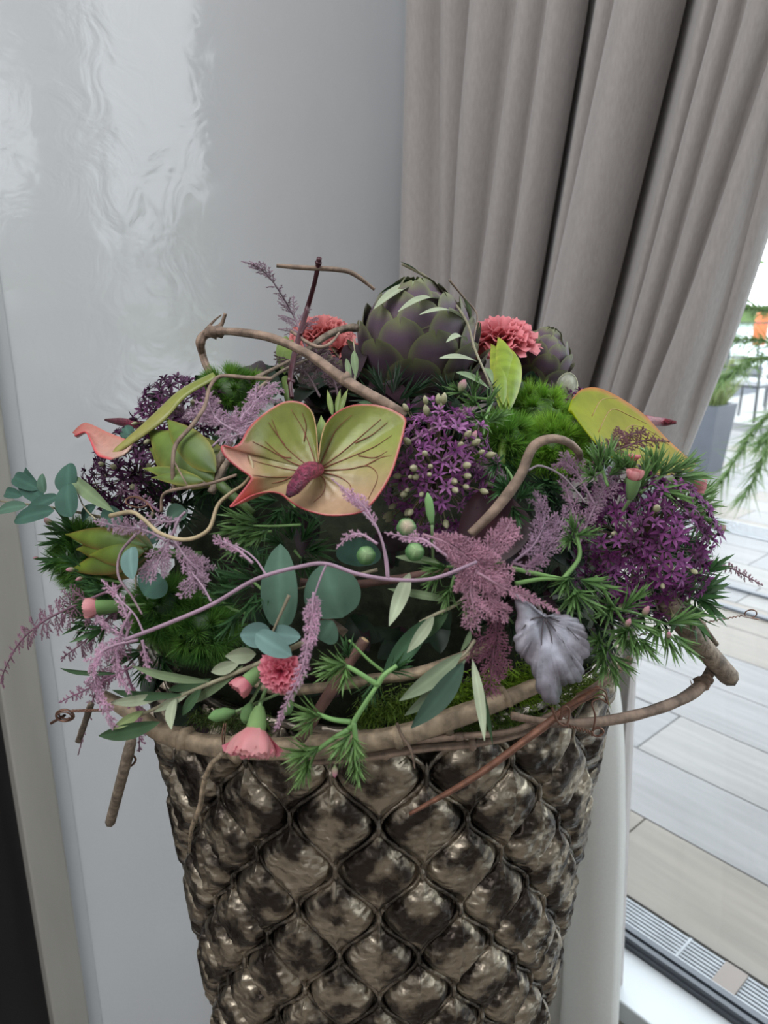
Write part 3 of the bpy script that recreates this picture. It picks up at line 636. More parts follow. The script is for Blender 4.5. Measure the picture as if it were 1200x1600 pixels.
plume('hazy grey-mauve fern fan behind the carnation at the top left', [(500, 620), (480, 585), (455, 565), (430, 550)], 34, .93, 1.2, (.17, .12, .13), hair=4)
plume('hazy grey-mauve fern fan between the wine stem and the large artichoke', [(530, 625), (520, 590), (500, 560), (490, 540)], 34, .93, 1.2, (.16, .10, .12), hair=4)
plume('mauve fern sprig low behind the dark left allium', [(250, 800), (215, 775), (175, 760)], 18, .98, 1.2, (.33, .18, .27), hair=3.4)

# long dyed stem with side twigs arching over the front
def strand(label, lines, mt, name, cat, r=.0013, k=1.12, col=(1, 1, 1), sides=6, jit=.1, group=None):
    ps = pts(lines[0][0], k); t = thing(name, label, cat, Vector(ps[0]), group)
    for i, (ln, r0, r1) in enumerate(lines):
        m = MB(); q = pts(ln, k); tube(m, q, [r0, r1], sides, 8 * len(q), col=col, jit=jit); m.build('stem' if i == 0 else 'side_twig', mt, t)
    return t
strand('long pale mauve tendril arching across the front from left to right', [
    ([(195, 1000), (260, 975), (330, 945), (400, 905), (470, 885), (510, 881), (560, 897), (620, 906), (680, 903), (745, 878)], .0013, .0011),
    ([(418, 902), (400, 875), (378, 858), (345, 845)], .0008, .0005), ([(510, 882), (500, 905), (490, 935)], .0008, .0006),
    ([(607, 905), (603, 868), (590, 828), (568, 800)], .0009, .0006), ([(330, 940), (318, 918), (300, 895)], .0008, .0005), ([(225, 990), (210, 960), (180, 930)], .0007, .0005)], M_plume, 'dyed_tendril', 'tendril', col=(.50, .34, .44))
strand('short mauve tendril curving down at the left beside the blue-green leaf', [([(212, 835), (188, 865), (185, 900), (205, 930), (222, 960)], .0012, .0007)], M_plume, 'dyed_tendril', 'tendril', col=(.38, .26, .30), k=1.08)
strand('pale grey twiglet branching right off the hooked vine', [([(825, 735), (845, 728), (880, 745), (915, 785)], .0009, .0006)], M_plume, 'dyed_tendril', 'tendril', col=(.42, .34, .38), k=1.06)

# ---- anthuriums
SPG = V((.30, .34, .085)); SPP = V((.50, .32, .20)); SPR = V((.58, .10, .11))
def anthurium_center():
    c0 = S(497, 736, 1.04); t = thing('anthurium_flower', 'big heart-shaped green and pink anthurium at the centre with red veins and rim', 'anthurium', c0)
    nrm = unit(V((-.02, -.74, .67)))
    def onp(u, v, h=0.):
        r = V(ray(u, v)); s = np.dot(V(c0) - V(CAM) + nrm * h, nrm) / np.dot(r, nrm); return V(CAM) + r * s
    OUT = [(497, 722), (495, 700), (493, 670), (486, 643), (470, 629), (443, 628), (413, 646), (390, 668), (376, 692), (362, 700), (347, 697), (352, 712), (372, 730), (392, 745), (388, 757), (366, 785), (362, 791), (392, 774), (420, 768), (440, 772), (455, 784), (480, 797), (517, 805), (560, 801), (580, 787), (597, 765), (612, 737), (624, 700), (632, 668), (633, 653), (615, 641), (590, 633), (560, 632), (540, 637), (520, 650), (508, 667), (502, 690), (499, 715)]
    n = 150; P2 = spline([(u, v, 0) for u, v in OUT], n); ce = V((497, 738, 0)); nr = 30; vs = []; cs = []
    def hgt(f, th, u, v):
        lob = .016 * f ** 2.2
        quilt = .0003 * math.sin(th * 16) * math.sin(math.pi * min(1, f)) 
        tipd = max(0, (430 - u) / 80); return lob + quilt - .018 * f * max(0, math.sin(math.atan2(v - 738, 1e-6 + abs(u - 497)))) * .5 + .020 * tipd ** 2 * f
    info = []
    for i in range(n):
        d = P2[i] - ce; th = math.atan2(d[1], d[0])
        for j in range(nr + 1):
            f = j / nr; q = ce + d * f; info.append((q, f, th)); vs.append(onp(q[0], q[1], hgt(f, th, q[0], q[1])))
            g = max(0, min(1, (q[1] - 690) / 90)); g = max(g * .95, max(0, min(1, (400 - q[0]) / 30)))
            c = SPG * (1 - g) + SPP * g; c = c * (.95 + .05 * math.cos(th * 16)) * (.92 if q[0] < 497 else 1.06)
            if q[0] < 415 and q[1] > 690: s = min(1, (415 - q[0]) / 30) * .75; c = c * (1 - s) + V((.80, .12, .12)) * s if q[1] > 745 else c * (1 - s) + V((.80, .42, .34)) * s
            rm = max(0, (f - .965) / .035); 
            if abs(q[0] - 497) < 14 and q[1] < 730: rm *= .35
            c = c * (1 - rm) + SPR * rm; cs.append(c)
    i = np.arange(n - 1)[:, None] * (nr + 1); j = np.arange(nr)[None, :]; a = i + j
    m = MB(); m.add(vs, np.stack([a, a + 1, a + nr + 2, a + nr + 1], -1).reshape(-1, 4), cs)
    msp = mat('waxy_spathe', attr=True, rough=.32, var=.12, vscale=160, trans=.18, bump=.0006, bscale=140); o = m.build('spathe', msp, t)
    md = o.modifiers.new('solid', 'SOLIDIFY'); md.thickness = .0008
    # veins: raised cords from the base into the lobes
    VE = [[(490, 733), (465, 715), (440, 690), (425, 655)], [(488, 734), (455, 722), (420, 702), (395, 690)], [(486, 738), (450, 733), (415, 725), (390, 718)], [(494, 728), (485, 700), (473, 670), (455, 640)], [(486, 742), (450, 745), (420, 745), (395, 742)],
          [(503, 730), (530, 710), (560, 685), (595, 655)], [(503, 732), (545, 715), (585, 698), (612, 680)], [(505, 735), (545, 733), (575, 728), (590, 745), (575, 780)], [(500, 728), (512, 700), (525, 672), (550, 648)], [(500, 742), (508, 752), (505, 770), (490, 785)], [(503, 738), (530, 745), (548, 760), (545, 785)],
          [(455, 715), (440, 712), (415, 690)], [(445, 695), (430, 675), (420, 660)], [(555, 692), (580, 680), (605, 660)], [(560, 712), (585, 715), (605, 705)], [(475, 690), (478, 665), (472, 645)], [(470, 735), (445, 750), (425, 755)], [(570, 728), (595, 715), (612, 712)]]
    for q, L in enumerate(VE):
        PP = spline([(u, v, 0) for u, v in L], 14); W = []
        for p in PP:
            d = p - ce; th = math.atan2(d[1], d[0])
            best = 1.0
            k = int(np.argmin([abs(math.remainder(math.atan2((x - ce)[1], (x - ce)[0]) - th, math.tau)) for x in P2])); f = np.linalg.norm(d) / np.linalg.norm(P2[k] - ce)
            W.append(onp(p[0], p[1], hgt(min(f, 1), th, p[0], p[1]) + .0004))
        m = MB(); tube(m, W, [.0005, .0002], 5, 20, col=(.27, .09, .05)); m.build('vein', M_stem, o)
    # spadix
    sp = MB(); b0 = onp(497, 733, .004); e = onp(450, 775, .020); tube(sp, [b0, lerp(b0, e, .35) + nrm * .008, lerp(b0, e, .7) + nrm * .004, e], [.0045, .0062, .0060, .0054, .0046, .0018], 16, 40, col=(.42, .05, .11), col1=(.14, .02, .06))
    sp.build('spadix', mat('pebbled_spadix', attr=True, rough=.4, bump=.003, bscale=700, var=.55, vscale=420, ramp=(.45, .55)), t)
    return t
anthurium_center()
def sheet(A, B, n=24, m=8, bulge=0., c0=SPG, c1=SPG, rimA=None, rimB=None, dirn=None):
    A = spline(A, n); B = spline(B, n); vs = []; cs = []
    for i in range(n):
        nn = dirn if dirn is not None else V(SN(Vector((A[i] + B[i]) / 2)))
        for j in range(m):
            s = j / (m - 1); vs.append(lerp(A[i], B[i], s) + nn * bulge * math.sin(math.pi * s)); c = lerp(c0, c1, i / (n - 1))
            if rimA is not None and j == 0: c = V(rimA)
            if rimB is not None and j == m - 1: c = V(rimB)
            cs.append(c)
    mb = MB(); mb.add(vs, grid(n, m), cs); return mb
def anthurium_left():
    t = thing('anthurium_flower', 'side-on green anthurium at the left edge, its pink lip curling to a pointed tip', 'anthurium', S(260, 660, 1.0))
    o = sheet(pts([(335, 588), (285, 612), (243, 648), (207, 690)], 1.04), pts([(340, 592), (291, 621), (252, 662), (172, 717)], 1.06), bulge=.004, c0=(.22, .27, .06), c1=(.36, .34, .10), rimA=(.5, .3, .15)).build('spathe', MATS['waxy_spathe'], t); md = o.modifiers.new('solid', 'SOLIDIFY'); md.thickness = .001
    o = sheet(pts([(113, 676), (124, 665), (137, 661), (170, 676), (208, 690)], 1.06), pts([(116, 680), (134, 674), (143, 690), (152, 710), (172, 717)], 1.09), bulge=-.004, c0=(.66, .20, .18), c1=(.56, .36, .28), rimB=(.7, .10, .12), rimA=(.65, .2, .16)).build('spathe_lip', MATS['waxy_spathe'], t); md = o.modifiers.new('solid', 'SOLIDIFY'); md.thickness = .001
    m = MB(); tube(m, pts([(235, 668), (200, 661), (165, 656)], .97), [.0042, .004, .0038, .0012], 12, 20, col=(.30, .02, .07), col1=(.10, .015, .03)); m.build('spadix', MATS['pebbled_spadix'], t)
def anthurium_right():
    t = thing('anthurium_flower', 'backlit yellow-green anthurium at the right edge beside the curtain', 'anthurium', S(980, 680, 1.0))
    o = sheet(pts([(896, 622), (912, 607), (945, 609), (1000, 642), (1045, 688), (1090, 728)], 1.0), pts([(893, 640), (915, 672), (945, 705), (985, 730), (1035, 742), (1085, 733)], 1.03), n=30, m=14, bulge=-.006, c0=(.42, .50, .012), c1=(.50, .42, .07), rimA=(.72, .28, .10)).build('spathe', mat('backlit_spathe', attr=True, rough=.6, spec=.25, var=.22, vscale=45, trans=.5), t); md = o.modifiers.new('solid', 'SOLIDIFY'); md.thickness = .0008
    for L in ([(935, 675), (955, 640), (985, 650), (1010, 662)], [(960, 700), (985, 665), (1020, 676), (1045, 695)], [(925, 650), (940, 625), (965, 622)]):
        m = MB(); tube(m, pts(L, 1.02), [.0005, .0003], 5, 16, col=(.38, .24, .03)); m.build('vein', M_stem, o)
    m = MB(); tube(m, pts([(1004, 656, .985), (1030, 659, .94), (1057, 660, .91)]), [.0045, .0043, .004, .0015], 12, 20, col=(.42, .02, .06), col1=(.16, .02, .03)); m.build('spadix', MATS['pebbled_spadix'], t)
anthurium_left(); anthurium_right()

# ---- artichokes
def bract_mesh(name, seed):
    m = MB(); vs = []; cs = []; rs = random.Random(seed); nl, nw = 11, 9
    for i in range(nl):
        t = i / (nl - 1)
        for j in range(nw):
            q = -1 + 2 * j / (nw - 1)
            wd = .5 * (1 - (1 - t) ** 3 * .25) * math.sqrt(max(0, 1 - max(0, (t - .38) / .62) ** 2.0)) if t < 1 else .05
            notch = -.16 * math.exp(-(q / .30) ** 2) * t ** 5 if True else 0
            z = t + notch; x = q * wd; y = .30 * (q * wd) ** 2 * -2 + .10 * math.sin(math.pi * t * .9) + (.05 * t ** 4)
            edge = max(abs(q) ** 5, max(0, (t - .66) / .34)) ; c = lerp((.105, .058, .098), (.19, .215, .085), min(1, edge * .95)); c = c * (.72 + .5 * abs(math.sin(q * 11 + seed)))
            c = lerp(c, (.15, .15, .06), max(0, .6 - t)); vs.append((x, y, z)); cs.append(c)
    m.add(vs, grid(nl, nw), cs)
    return m.mesh(name, mat('artichoke_skin', attr=True, rough=.5, var=.3, vscale=300, bump=.0002, bscale=900))
BR = [bract_mesh('bract', s) for s in (1, 4, 9)]
def artichoke(label, c, axis, rad, height, nb, size, top_open=.0):
    t = thing('artichoke', label, 'artichoke', c); axis = Vector(axis).normalized(); q = axis.to_track_quat('Z', 'Y').to_matrix().to_4x4()
    m = MB(); vs = []
    for i in range(14):
        ph = -math.pi / 2 + math.pi * i / 13
        for k in range(25): a = k * math.tau / 24; vs.append(Vector(c) + (q @ Vector((rad * .86 * math.cos(ph) * math.cos(a), rad * .86 * math.cos(ph) * math.sin(a), height * .40 * math.sin(ph)))))
    m.add([tuple(v) for v in vs], grid(14, 25), (.09, .05, .08)); m.build('heart', MATS['artichoke_skin'], t)
    for i in range(nb):
        f = (i + .5) / nb; ph = -1.25 + 2.60 * f ** .95; a = i * 2.39996
        cp = max(0, math.cos(ph)); p = Vector((rad * .86 * cp ** .8 * math.cos(a), rad * .86 * cp ** .8 * math.sin(a), height * .42 * math.sin(ph)))
        out = Vector((math.cos(a), math.sin(a), 0)); tang = Vector((-math.sin(ph) * math.cos(a) * rad, -math.sin(ph) * math.sin(a) * rad, cp * height * .42)).normalized()
        if ph > 1.1: tang = (tang + Vector((0, 0, .8))).normalized()
        nrm = (out * cp + Vector((0, 0, math.sin(ph)))).normalized(); tang = (tang + nrm * (.26 if ph < .9 else .08)).normalized()
        sd = tang.cross(nrm).normalized(); nrm = sd.cross(tang).normalized()
        s = size * (1.05 - .35 * f) * random.uniform(.93, 1.07)
        Mx = Matrix((( sd.x, nrm.x, tang.x, 0), (sd.y, nrm.y, tang.y, 0), (sd.z, nrm.z, tang.z, 0), (0, 0, 0, 1)))
        link('bract', BR[i % 3], t, q @ (Matrix.Translation(p - tang * s * .45 - nrm * s * .02) @ Mx @ Matrix.Diagonal((s * 1.05, s, s * 1.02, 1))))
    m = MB(); b = Vector(c); tube(m, [b - axis * height * .4, b - axis * height * .8 - Vector((0, 0, .03))], [.012, .01], 8, 5, col=(.2, .26, .1)); m.build('stem', M_stem, t)
artichoke('large purple and green artichoke at the top centre of the bouquet', at(652, 556, .72), (-.04, -.12, 1), .062, .135, 62, .054)
artichoke('smaller mauve artichoke leaning right behind the pink carnation', at(838, 577, .80), (.35, -.1, 1), .036, .085, 48, .034)
artichoke('half-hidden dark artichoke low behind the central anthurium', at(520, 600, .74), (-.2, -.3, 1), .034, .07, 40, .034)

# ---- alliums
def floret_mesh(seed, col, ctr):
    m = MB(); rs = random.Random(seed)
    for k in range(6):
        a = k * math.tau / 6 + rs.uniform(-.15, .15); tilt = rs.uniform(.1, .55); d = V((math.cos(a), math.sin(a), tilt)); d = d / np.linalg.norm(d)
        f = rs.uniform(.8, 1.15); leaf(m, (0, 0, .0), d * f, .30, nrm=(0, 0, 1), bow=.10, cup=.35, nl=4, nw=3, c0=V(col) * .7, c1=V(col) * f, shape=.9)
    tube(m, [(0, 0, -.05), (0, 0, .12), (0, 0, .2)], [.12, .17, .06], 6, 4, col=ctr)
    for k in range(4):
        a = k * 1.57 + .3; tube(m, [(0, 0, .1), (.25 * math.cos(a), .25 * math.sin(a), .45)], [.03, .03], 3, 3, col=V(col) * .8, cap=False)
    return m.mesh('floret', M_petal)
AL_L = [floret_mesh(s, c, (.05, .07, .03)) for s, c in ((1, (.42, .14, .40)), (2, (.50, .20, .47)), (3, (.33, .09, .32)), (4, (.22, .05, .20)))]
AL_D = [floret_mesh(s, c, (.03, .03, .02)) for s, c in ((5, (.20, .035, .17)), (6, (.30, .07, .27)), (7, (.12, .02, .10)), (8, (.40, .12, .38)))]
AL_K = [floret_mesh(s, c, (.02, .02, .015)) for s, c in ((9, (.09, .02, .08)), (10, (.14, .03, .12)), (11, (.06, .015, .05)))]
def bud_mesh(name, c0, c1):
    m = MB(); tube(m, [(0, 0, 0), (0, 0, .35), (0, 0, .7), (0, 0, 1)], [.08, .30, .26, .06], 7, 8, col=c0, col1=c1); return m.mesh(name, M_petal)
BUD_C = bud_mesh('flower_bud', (.28, .33, .14), (.62, .58, .40))
def allium(label, c, r, n, fl, size, squash=(1, 1, 1), buds=0, stalk=(.16, .13, .08), back=True):
    t = thing('allium_flower', label, 'allium', c); ms = MB(); i = 0; made = 0; toc = (Vector(CAM) - Vector(c)).normalized()
    while made < n:
        z = 1 - 2 * (i + .5) / (n * 1.6); a = i * 2.39996; i += 1
        if i > n * 3: break
        rr = math.sqrt(max(0, 1 - z * z)); d = Vector((rr * math.cos(a), rr * math.sin(a), z)) if abs(z) <= 1 else None
        if d is None: break
        if not back and d.dot(toc) < -.15: continue
        k = random.uniform(.72, 1.04); p = Vector((d.x * r * k * squash[0], d.y * r * k * squash[1], d.z * r * k * squash[2])); made += 1
        n_ = (d + Vector(rng.normal(size=3) * .25)).normalized(); s = size * random.uniform(.8, 1.15)
        link('floret', random.choice(fl), t, Matrix.Translation(p) @ zrot(n_) @ Matrix.Rotation(random.random() * 6, 4, 'Z') @ Matrix.Scale(s, 4))
        if made % 2: tube(ms, [Vector(c) + p * .1, Vector(c) + p * .98], .00045, 3, 3, col=stalk, cap=False)
    for k in range(buds):
        d = Vector(rng.normal(size=3)).normalized(); d = (d + toc * 1.0).normalized(); kk = random.uniform(.85, 1.08)
        p = Vector((d.x * r * kk * squash[0], d.y * r * kk * squash[1], d.z * r * kk * squash[2])); s = random.uniform(.0055, .009)
        link('flower_bud', BUD_C, t, Matrix.Translation(p) @ zrot(d) @ Matrix.Scale(s, 4)); tube(ms, [Vector(c) + p * .2, Vector(c) + p], .00045, 3, 3, col=(.25, .22, .10), cap=False)
    stuff(ms.build('flower_stalks', M_stem, t))
    mm = MB(); b = Vector(c); tube(mm, [b, b - Vector(SN(b)) * r * 1.3], [.003, .003], 6, 4, col=(.18, .24, .1)); mm.build('stem', M_stem, t)
allium('lilac allium ball with cream buds at the centre beside the anthurium', S(682, 745, .93), .044, 190, AL_L, .0078, (.95, .8, 1.22), buds=46, back=False)
allium('deep purple allium ball standing out at the right side', S(1003, 850, .97), .054, 280, AL_D, .0082, (.95, .9, 1.05), buds=8, back=False)
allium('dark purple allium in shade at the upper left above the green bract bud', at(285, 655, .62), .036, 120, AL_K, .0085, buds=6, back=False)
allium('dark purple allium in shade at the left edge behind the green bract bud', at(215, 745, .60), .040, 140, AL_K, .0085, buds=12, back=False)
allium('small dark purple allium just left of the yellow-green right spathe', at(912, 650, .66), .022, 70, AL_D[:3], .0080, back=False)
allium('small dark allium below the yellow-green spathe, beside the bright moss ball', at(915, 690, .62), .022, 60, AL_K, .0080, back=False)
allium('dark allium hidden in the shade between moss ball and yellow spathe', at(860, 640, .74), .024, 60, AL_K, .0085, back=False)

# ---- fuzzy green dianthus balls
def fuzzy(label, c, r, cols, tufts=46, squash=(1, 1, 1), L=.011, nper=120):
    t = thing('green_dianthus_ball', label, 'flower', c); m = MB(); vs = []
    for i in range(10):
        ph = -math.pi / 2 + math.pi * i / 9
        for k in range(17): a = k * math.tau / 16; vs.append((c[0] + r * .60 * squash[0] * math.cos(ph) * math.cos(a), c[1] + r * .60 * squash[1] * math.cos(ph) * math.sin(a), c[2] + r * .60 * squash[2] * math.sin(ph)))
    m.add(vs, grid(10, 17), V(cols[0]) * .35); m.build('head', M_stem, t)
    B = []; D = []; C = []
    for i in range(tufts):
        z = 1 - 2 * (i + .5) / tufts; a = i * 2.39996; rr = math.sqrt(1 - z * z); d = np.array([rr * math.cos(a), rr * math.sin(a), z]); d = unit(d + rng.normal(size=3) * .12)
        p = V(c) + d * r * (.60 + .14 * rng.random()) * np.array(squash); hh = rng.random()
        e = unit(rng.normal(size=3)); dirs = d + rng.normal(size=(nper, 3)) * .42; dirs /= np.linalg.norm(dirs, axis=1)[:, None]
        l = L * (.7 + .6 * rng.random(nper)) * (.8 + .4 * hh); B.append(np.tile(p, (nper, 1)) + dirs * .001); D.append(dirs * l[:, None]); C.append(np.tile(lerp(cols[0], cols[1], hh), (nper, 1)))
    C = np.concatenate(C); mb = MB(); needles(mb, np.concatenate(B), np.concatenate(D), .0007, C * .4, C * 1.15); stuff(mb.build('bristles', M_hair, t, False))
GB = ((.16, .40, .03), (.34, .62, .06)); GM = ((.10, .27, .03), (.22, .46, .05)); GD = ((.05, .18, .03), (.17, .38, .06))
fuzzy('bright green fuzzy dianthus ball right of the leafy bud, the larger upper one', at(842, 655, .64), .031, GB, 60, (1.15, 1, 1), .012)
fuzzy('bright green fuzzy dianthus ball above the hooked vine', at(868, 700, .57), .024, GB, 50, (1.1, 1, 1), .012)
fuzzy('green fuzzy dianthus ball below the leafy bud, beside the lilac allium', at(790, 695, .57), .024, ((.10, .30, .03), (.22, .46, .06)), 50, (1, 1, 1), .012)
fuzzy('green fuzzy dianthus ball at the upper left under the curling vine', at(362, 615, .66), .029, GM, 60, (1.2, 1, .9), .011)
fuzzy('deep green fuzzy dianthus ball at the lower left, the right one of the pair', at(315, 985, .50), .026, GD, 60, (1.1, .9, 1), .013)
fuzzy('deep green fuzzy dianthus ball at the lower left, the left one of the pair', at(255, 955, .50), .024, GD, 56, (1, .9, 1), .013)
fuzzy('green fuzzy dianthus ball at the left edge behind the loose bract bud', at(135, 870, .56), .026, GD, 60, (.9, .9, 1.2), .012)
fuzzy('small dark fuzzy dianthus ball below the left loose bract bud', at(150, 920, .56), .018, GD, 40, (1, 1, 1), .012)

# ---- carnations
def cpetal(seed):
    m = MB(); vs = []; cs = []; rs = random.Random(seed); ph = rs.random() * 6; nl, nw = 7, 13
    for i in range(nl):
        t = i / (nl - 1)
        for j in range(nw):
            q = -1 + 2 * j / (nw - 1); wd = .12 + .50 * t ** .8; z = t * (1 - .16 * q * q); jag = (.05 * ((j % 2) * 2 - 1)) * (t ** 8)
            y = .13 * t ** 1.5 * math.sin(q * 7 + ph) + .25 * t ** 2 - .1 * q * q * t
            vs.append((q * wd, y, z + jag)); cs.append(lerp((.80, .42, .42), (1, 1, 1), t) if False else lerp((.75, .62, .60), (1, 1, 1), t))
    m.add(vs, grid(nl, nw), cs); return m
def petals_of(col, edge):
    out = []
    for s in (1, 2, 3):
        m = cpetal(s); c = m.c[0] * V(col); tt = np.repeat(np.linspace(0, 1, 7), 13)[:, None]; m.c[0] = c * (1 - tt ** 4) + V(edge) * tt ** 4; out.append(m.mesh('petal', M_petal))
    return out
def cup_petals(col, deep):
    out = []
    for sd in (1, 2, 3):
        m = MB(); vs = []; cs = []; rs = random.Random(sd); ph = rs.random() * 6; nl, nw = 9, 13
        for i in range(nl):
            t = i / (nl - 1)
            for j in range(nw):
                q = -1 + 2 * j / (nw - 1); wd = .16 + .30 * math.sin(t * 1.9); z = t * (1 - .12 * q * q) + (.03 * ((j % 2) * 2 - 1)) * t ** 8
                y = .30 * math.sin(t * 2.3) - .30 * q * q * math.sin(t * 1.8) + .05 * t ** 3 * math.sin(q * 6 + ph); vs.append((q * wd, y, z)); cs.append(lerp(deep, col, min(1, .35 + abs(q) * .5 + t * .3)))
        m.add(vs, grid(nl, nw), cs); out.append(m.mesh('petal', M_petal))
    return out
PC_PINK = cup_petals((.80, .40, .40), (.72, .20, .24)); PC_HOT = cup_petals((.78, .34, .36), (.62, .06, .14))
PE_ROSE = petals_of((.72, .20, .22), (.86, .33, .36)); PE_PINK = petals_of((.82, .36, .37), (.90, .50, .48)); PE_CORAL = petals_of((.62, .16, .16), (.74, .28, .27)); PE_HOT = petals_of((.72, .10, .19), (.90, .33, .40))
def carnation(label, c, axis, size, pe, npet, openness, calyx=None, name='carnation', stem=None):
    t = thing(name, label, 'carnation', c); q = zrot(axis)
    for i in range(npet):
        f = (i + .5) / npet; a = i * 2.39996; tilt = openness * f ** .7 + .05
        Mx = q @ Matrix.Rotation(a, 4, 'Z') @ Matrix.Translation((0, .02 * size + .12 * size * f, -.12 * size * f)) @ Matrix.Rotation(-tilt, 4, 'X')
        link('petal', pe[i % 3], t, Mx @ Matrix.Rotation(random.uniform(-.2, .2), 4, 'Z') @ Matrix.Scale(size * (.72 + .3 * f) * random.uniform(.92, 1.08), 4))
    if calyx:
        l, r0, col = calyx; ax = Vector(axis).normalized(); m = MB(); C = Vector(c); tube(m, [C - ax * l, C - ax * l * .6, C - ax * l * .15, C + ax * l * .15], [r0 * .45, r0 * .85, r0, r0 * 1.05], 10, 10, col=V(col) * .8, col1=V(col) * 1.2, cap=False)
        m.build('calyx', M_matte, t)
        m = MB(); pe_ = [C - ax * l] + ([Vector(p) for p in pts(stem, .97)] if stem else [C - ax * l * 1.6 - Vector(SN(C)) * l * .6]); tube(m, pe_, [.0014, .0012], 6, 8, col=(.20, .32, .13)); m.build('stem', M_stem, t)
    return t
carnation('fringed pink carnation right of the large artichoke against the curtain', at(782, 536, .76), (-.02, -.25, 1), .034, PE_ROSE, 44, 1.25)
carnation('coral pink carnation behind the vine left of the large artichoke', at(503, 530, .80), (-.05, -.3, 1), .032, PE_CORAL, 40, 1.2)
carnation('small coral carnation tucked under the twig left of the large artichoke', at(528, 548, .74), (.1, -.5, .8), .020, PE_CORAL, 24, 1.2)
carnation('open pale pink spray carnation hanging head-down over the vine rim', S(400, 1140, 1.14), (-.10, -.62, -.80), .0215, [PC_PINK[0], PC_PINK[1], PE_HOT[0]], 22, .42, (.014, .0062, (.20, .33, .12)), stem=[(412, 1085), (430, 1040)])
carnation('rosy spray carnation half covered by the dangling pink tassel', S(440, 1048, 1.08), (-.05, -.9, .35), .0125, PE_HOT, 26, 1.15)
carnation('half-open pink carnation bud left of the rosy one, facing down-left', S(390, 1062, 1.08), (-.65, -.5, -.45), .0125, PC_HOT, 12, .2, (.012, .0048, (.18, .30, .12)), stem=[(412, 1040), (440, 1010)])
carnation('peach pink carnation bud peeping out at the left edge', S(156, 949, 1.07), (-1, -.3, .05), .0125, PC_PINK, 12, .2, (.017, .0052, (.13, .24, .08)))
carnation('pink carnation bud at the right pointing up left of the purple allium', S(990, 752, 1.12), (.05, -.1, 1), .0105, PC_PINK, 9, .22, (.013, .0048, (.18, .30, .12)))
carnation('pink carnation bud at the far right pointing right with curled styles', S(1078, 755, 1.08), (1, -.15, .05), .0125, PC_PINK, 12, .3, (.022, .0055, (.20, .30, .12)))
carnation('small pink bud just above the purple allium beside the yellow spathe', S(988, 722, 1.1), (.1, 0, 1), .007, PE_ROSE, 7, .3, (.008, .003, (.16, .28, .1)))
def green_bud(label, a, b, r, k=1.08, col=(.17, .32, .12)):
    A, B = V(S(*a, k)), V(S(*b, k)); t = thing('green_bud', label, 'bud', Vector(A)); m = MB(); tube(m, [A, lerp(A, B, .35), lerp(A, B, .75), B], [.0012, r, r * .95, r * .2], 10, 14, col=V(col) * .7, col1=V(col) * 1.3); m.build('bud', M_matte, t)
    m = MB(); Q = A + (A - B) * 1.2 - V(SN(Vector(A))) * .02; tube(m, [A, (A + Q) / 2, Q], [.0011, .001], 5, 6, col=(.2, .3, .13)); m.build('stem', M_stem, t)
green_bud('green carnation bud lying left above the vine rim', (368, 1112), (326, 1121), .0042); green_bud('green carnation bud behind the hanging pale pink carnation', (392, 1098), (382, 1130), .0044)
green_bud('tiny green carnation bud right of the hanging pale pink carnation', (455, 1095), (446, 1118), .0030); green_bud('slim green bud standing against the lilac allium', (675, 820), (668, 770), .0030)
# ---- round green pods
def pod(label, u, v, px, tip):
    c = S(u, v, 1.08); r = pxm(c, px); t = thing('green_pod', label, 'seed pod', c); ax = Vector((.05, -.75, .45)).normalized(); q = zrot(ax); m = MB(); vs = []; cs = []
    for i in range(13):
        ph = -math.pi / 2 + math.pi * i / 12
        for k in range(31):
            a = k * math.tau / 30; rr = r * (1 + .05 * abs(math.cos(a * 3)) * math.cos(ph)); p = q @ Vector((rr * math.cos(ph) * math.cos(a), rr * math.cos(ph) * math.sin(a), r * 1.12 * math.sin(ph))); vs.append(tuple(Vector(c) + p))
            cs.append(lerp((.12, .28, .10), tip, max(0, math.sin(ph) - .55) * 2.2) * (1.15 if k % 10 in (0, 1) else .9))
    m.add(vs, grid(13, 31), cs); m.build('pod', M_matte, t); m = MB(); tube(m, [Vector(c) - ax * r, Vector(c) - ax * r * 3], [.0012, .0012], 5, 4, col=(.2, .3, .12)); m.build('stem', M_stem, t)
pod('round green pod with a creamy crown under the lilac allium', 635, 825, 15, (.62, .50, .38)); pod('round green pod under the creamy-crowned one', 648, 862, 14.5, (.35, .50, .25)); pod('round green pod left of the other two beneath the anthurium', 572, 868, 14.5, (.32, .46, .24))

# ---- leafy buds (large bracts)
def bract_bud(label, base, tip, width, bracts, k, cA, cB, edge=None, name='leafy_bud', nrm=None):
    A, B = V(S(*base, k)), V(S(*tip, k)); t = thing(name, label, 'bud', Vector(A)); ax = B - A; L = np.linalg.norm(ax); wd = pxm(Vector((A + B) / 2), width)
    out = V(SN(Vector((A + B) / 2))) if nrm is None else V(nrm); sd = unit(np.cross(unit(ax), out)); out = np.cross(sd, unit(ax))
    for i, (off, s, w_, dep, tl) in enumerate(bracts):
        m = MB(); b = A + sd * off * wd * .25 + out * dep * wd * .2; e = A + ax * s + sd * (off + tl) * wd * .5 + out * dep * wd * .35
        leaf(m, b, e, wd * w_, nrm=out, bow=.10, cup=-.42, shape=.74, pt=1.15, nl=14, nw=9, c0=cA, c1=cB, rim=edge, mid=None); m.build('bract', M_leaf, t)
    m = MB(); tube(m, [A + out * -.004, A - ax * .35 - out * .02], [.004, .003], 7, 5, col=V(cA) * .7); m.build('stem', M_stem, t)
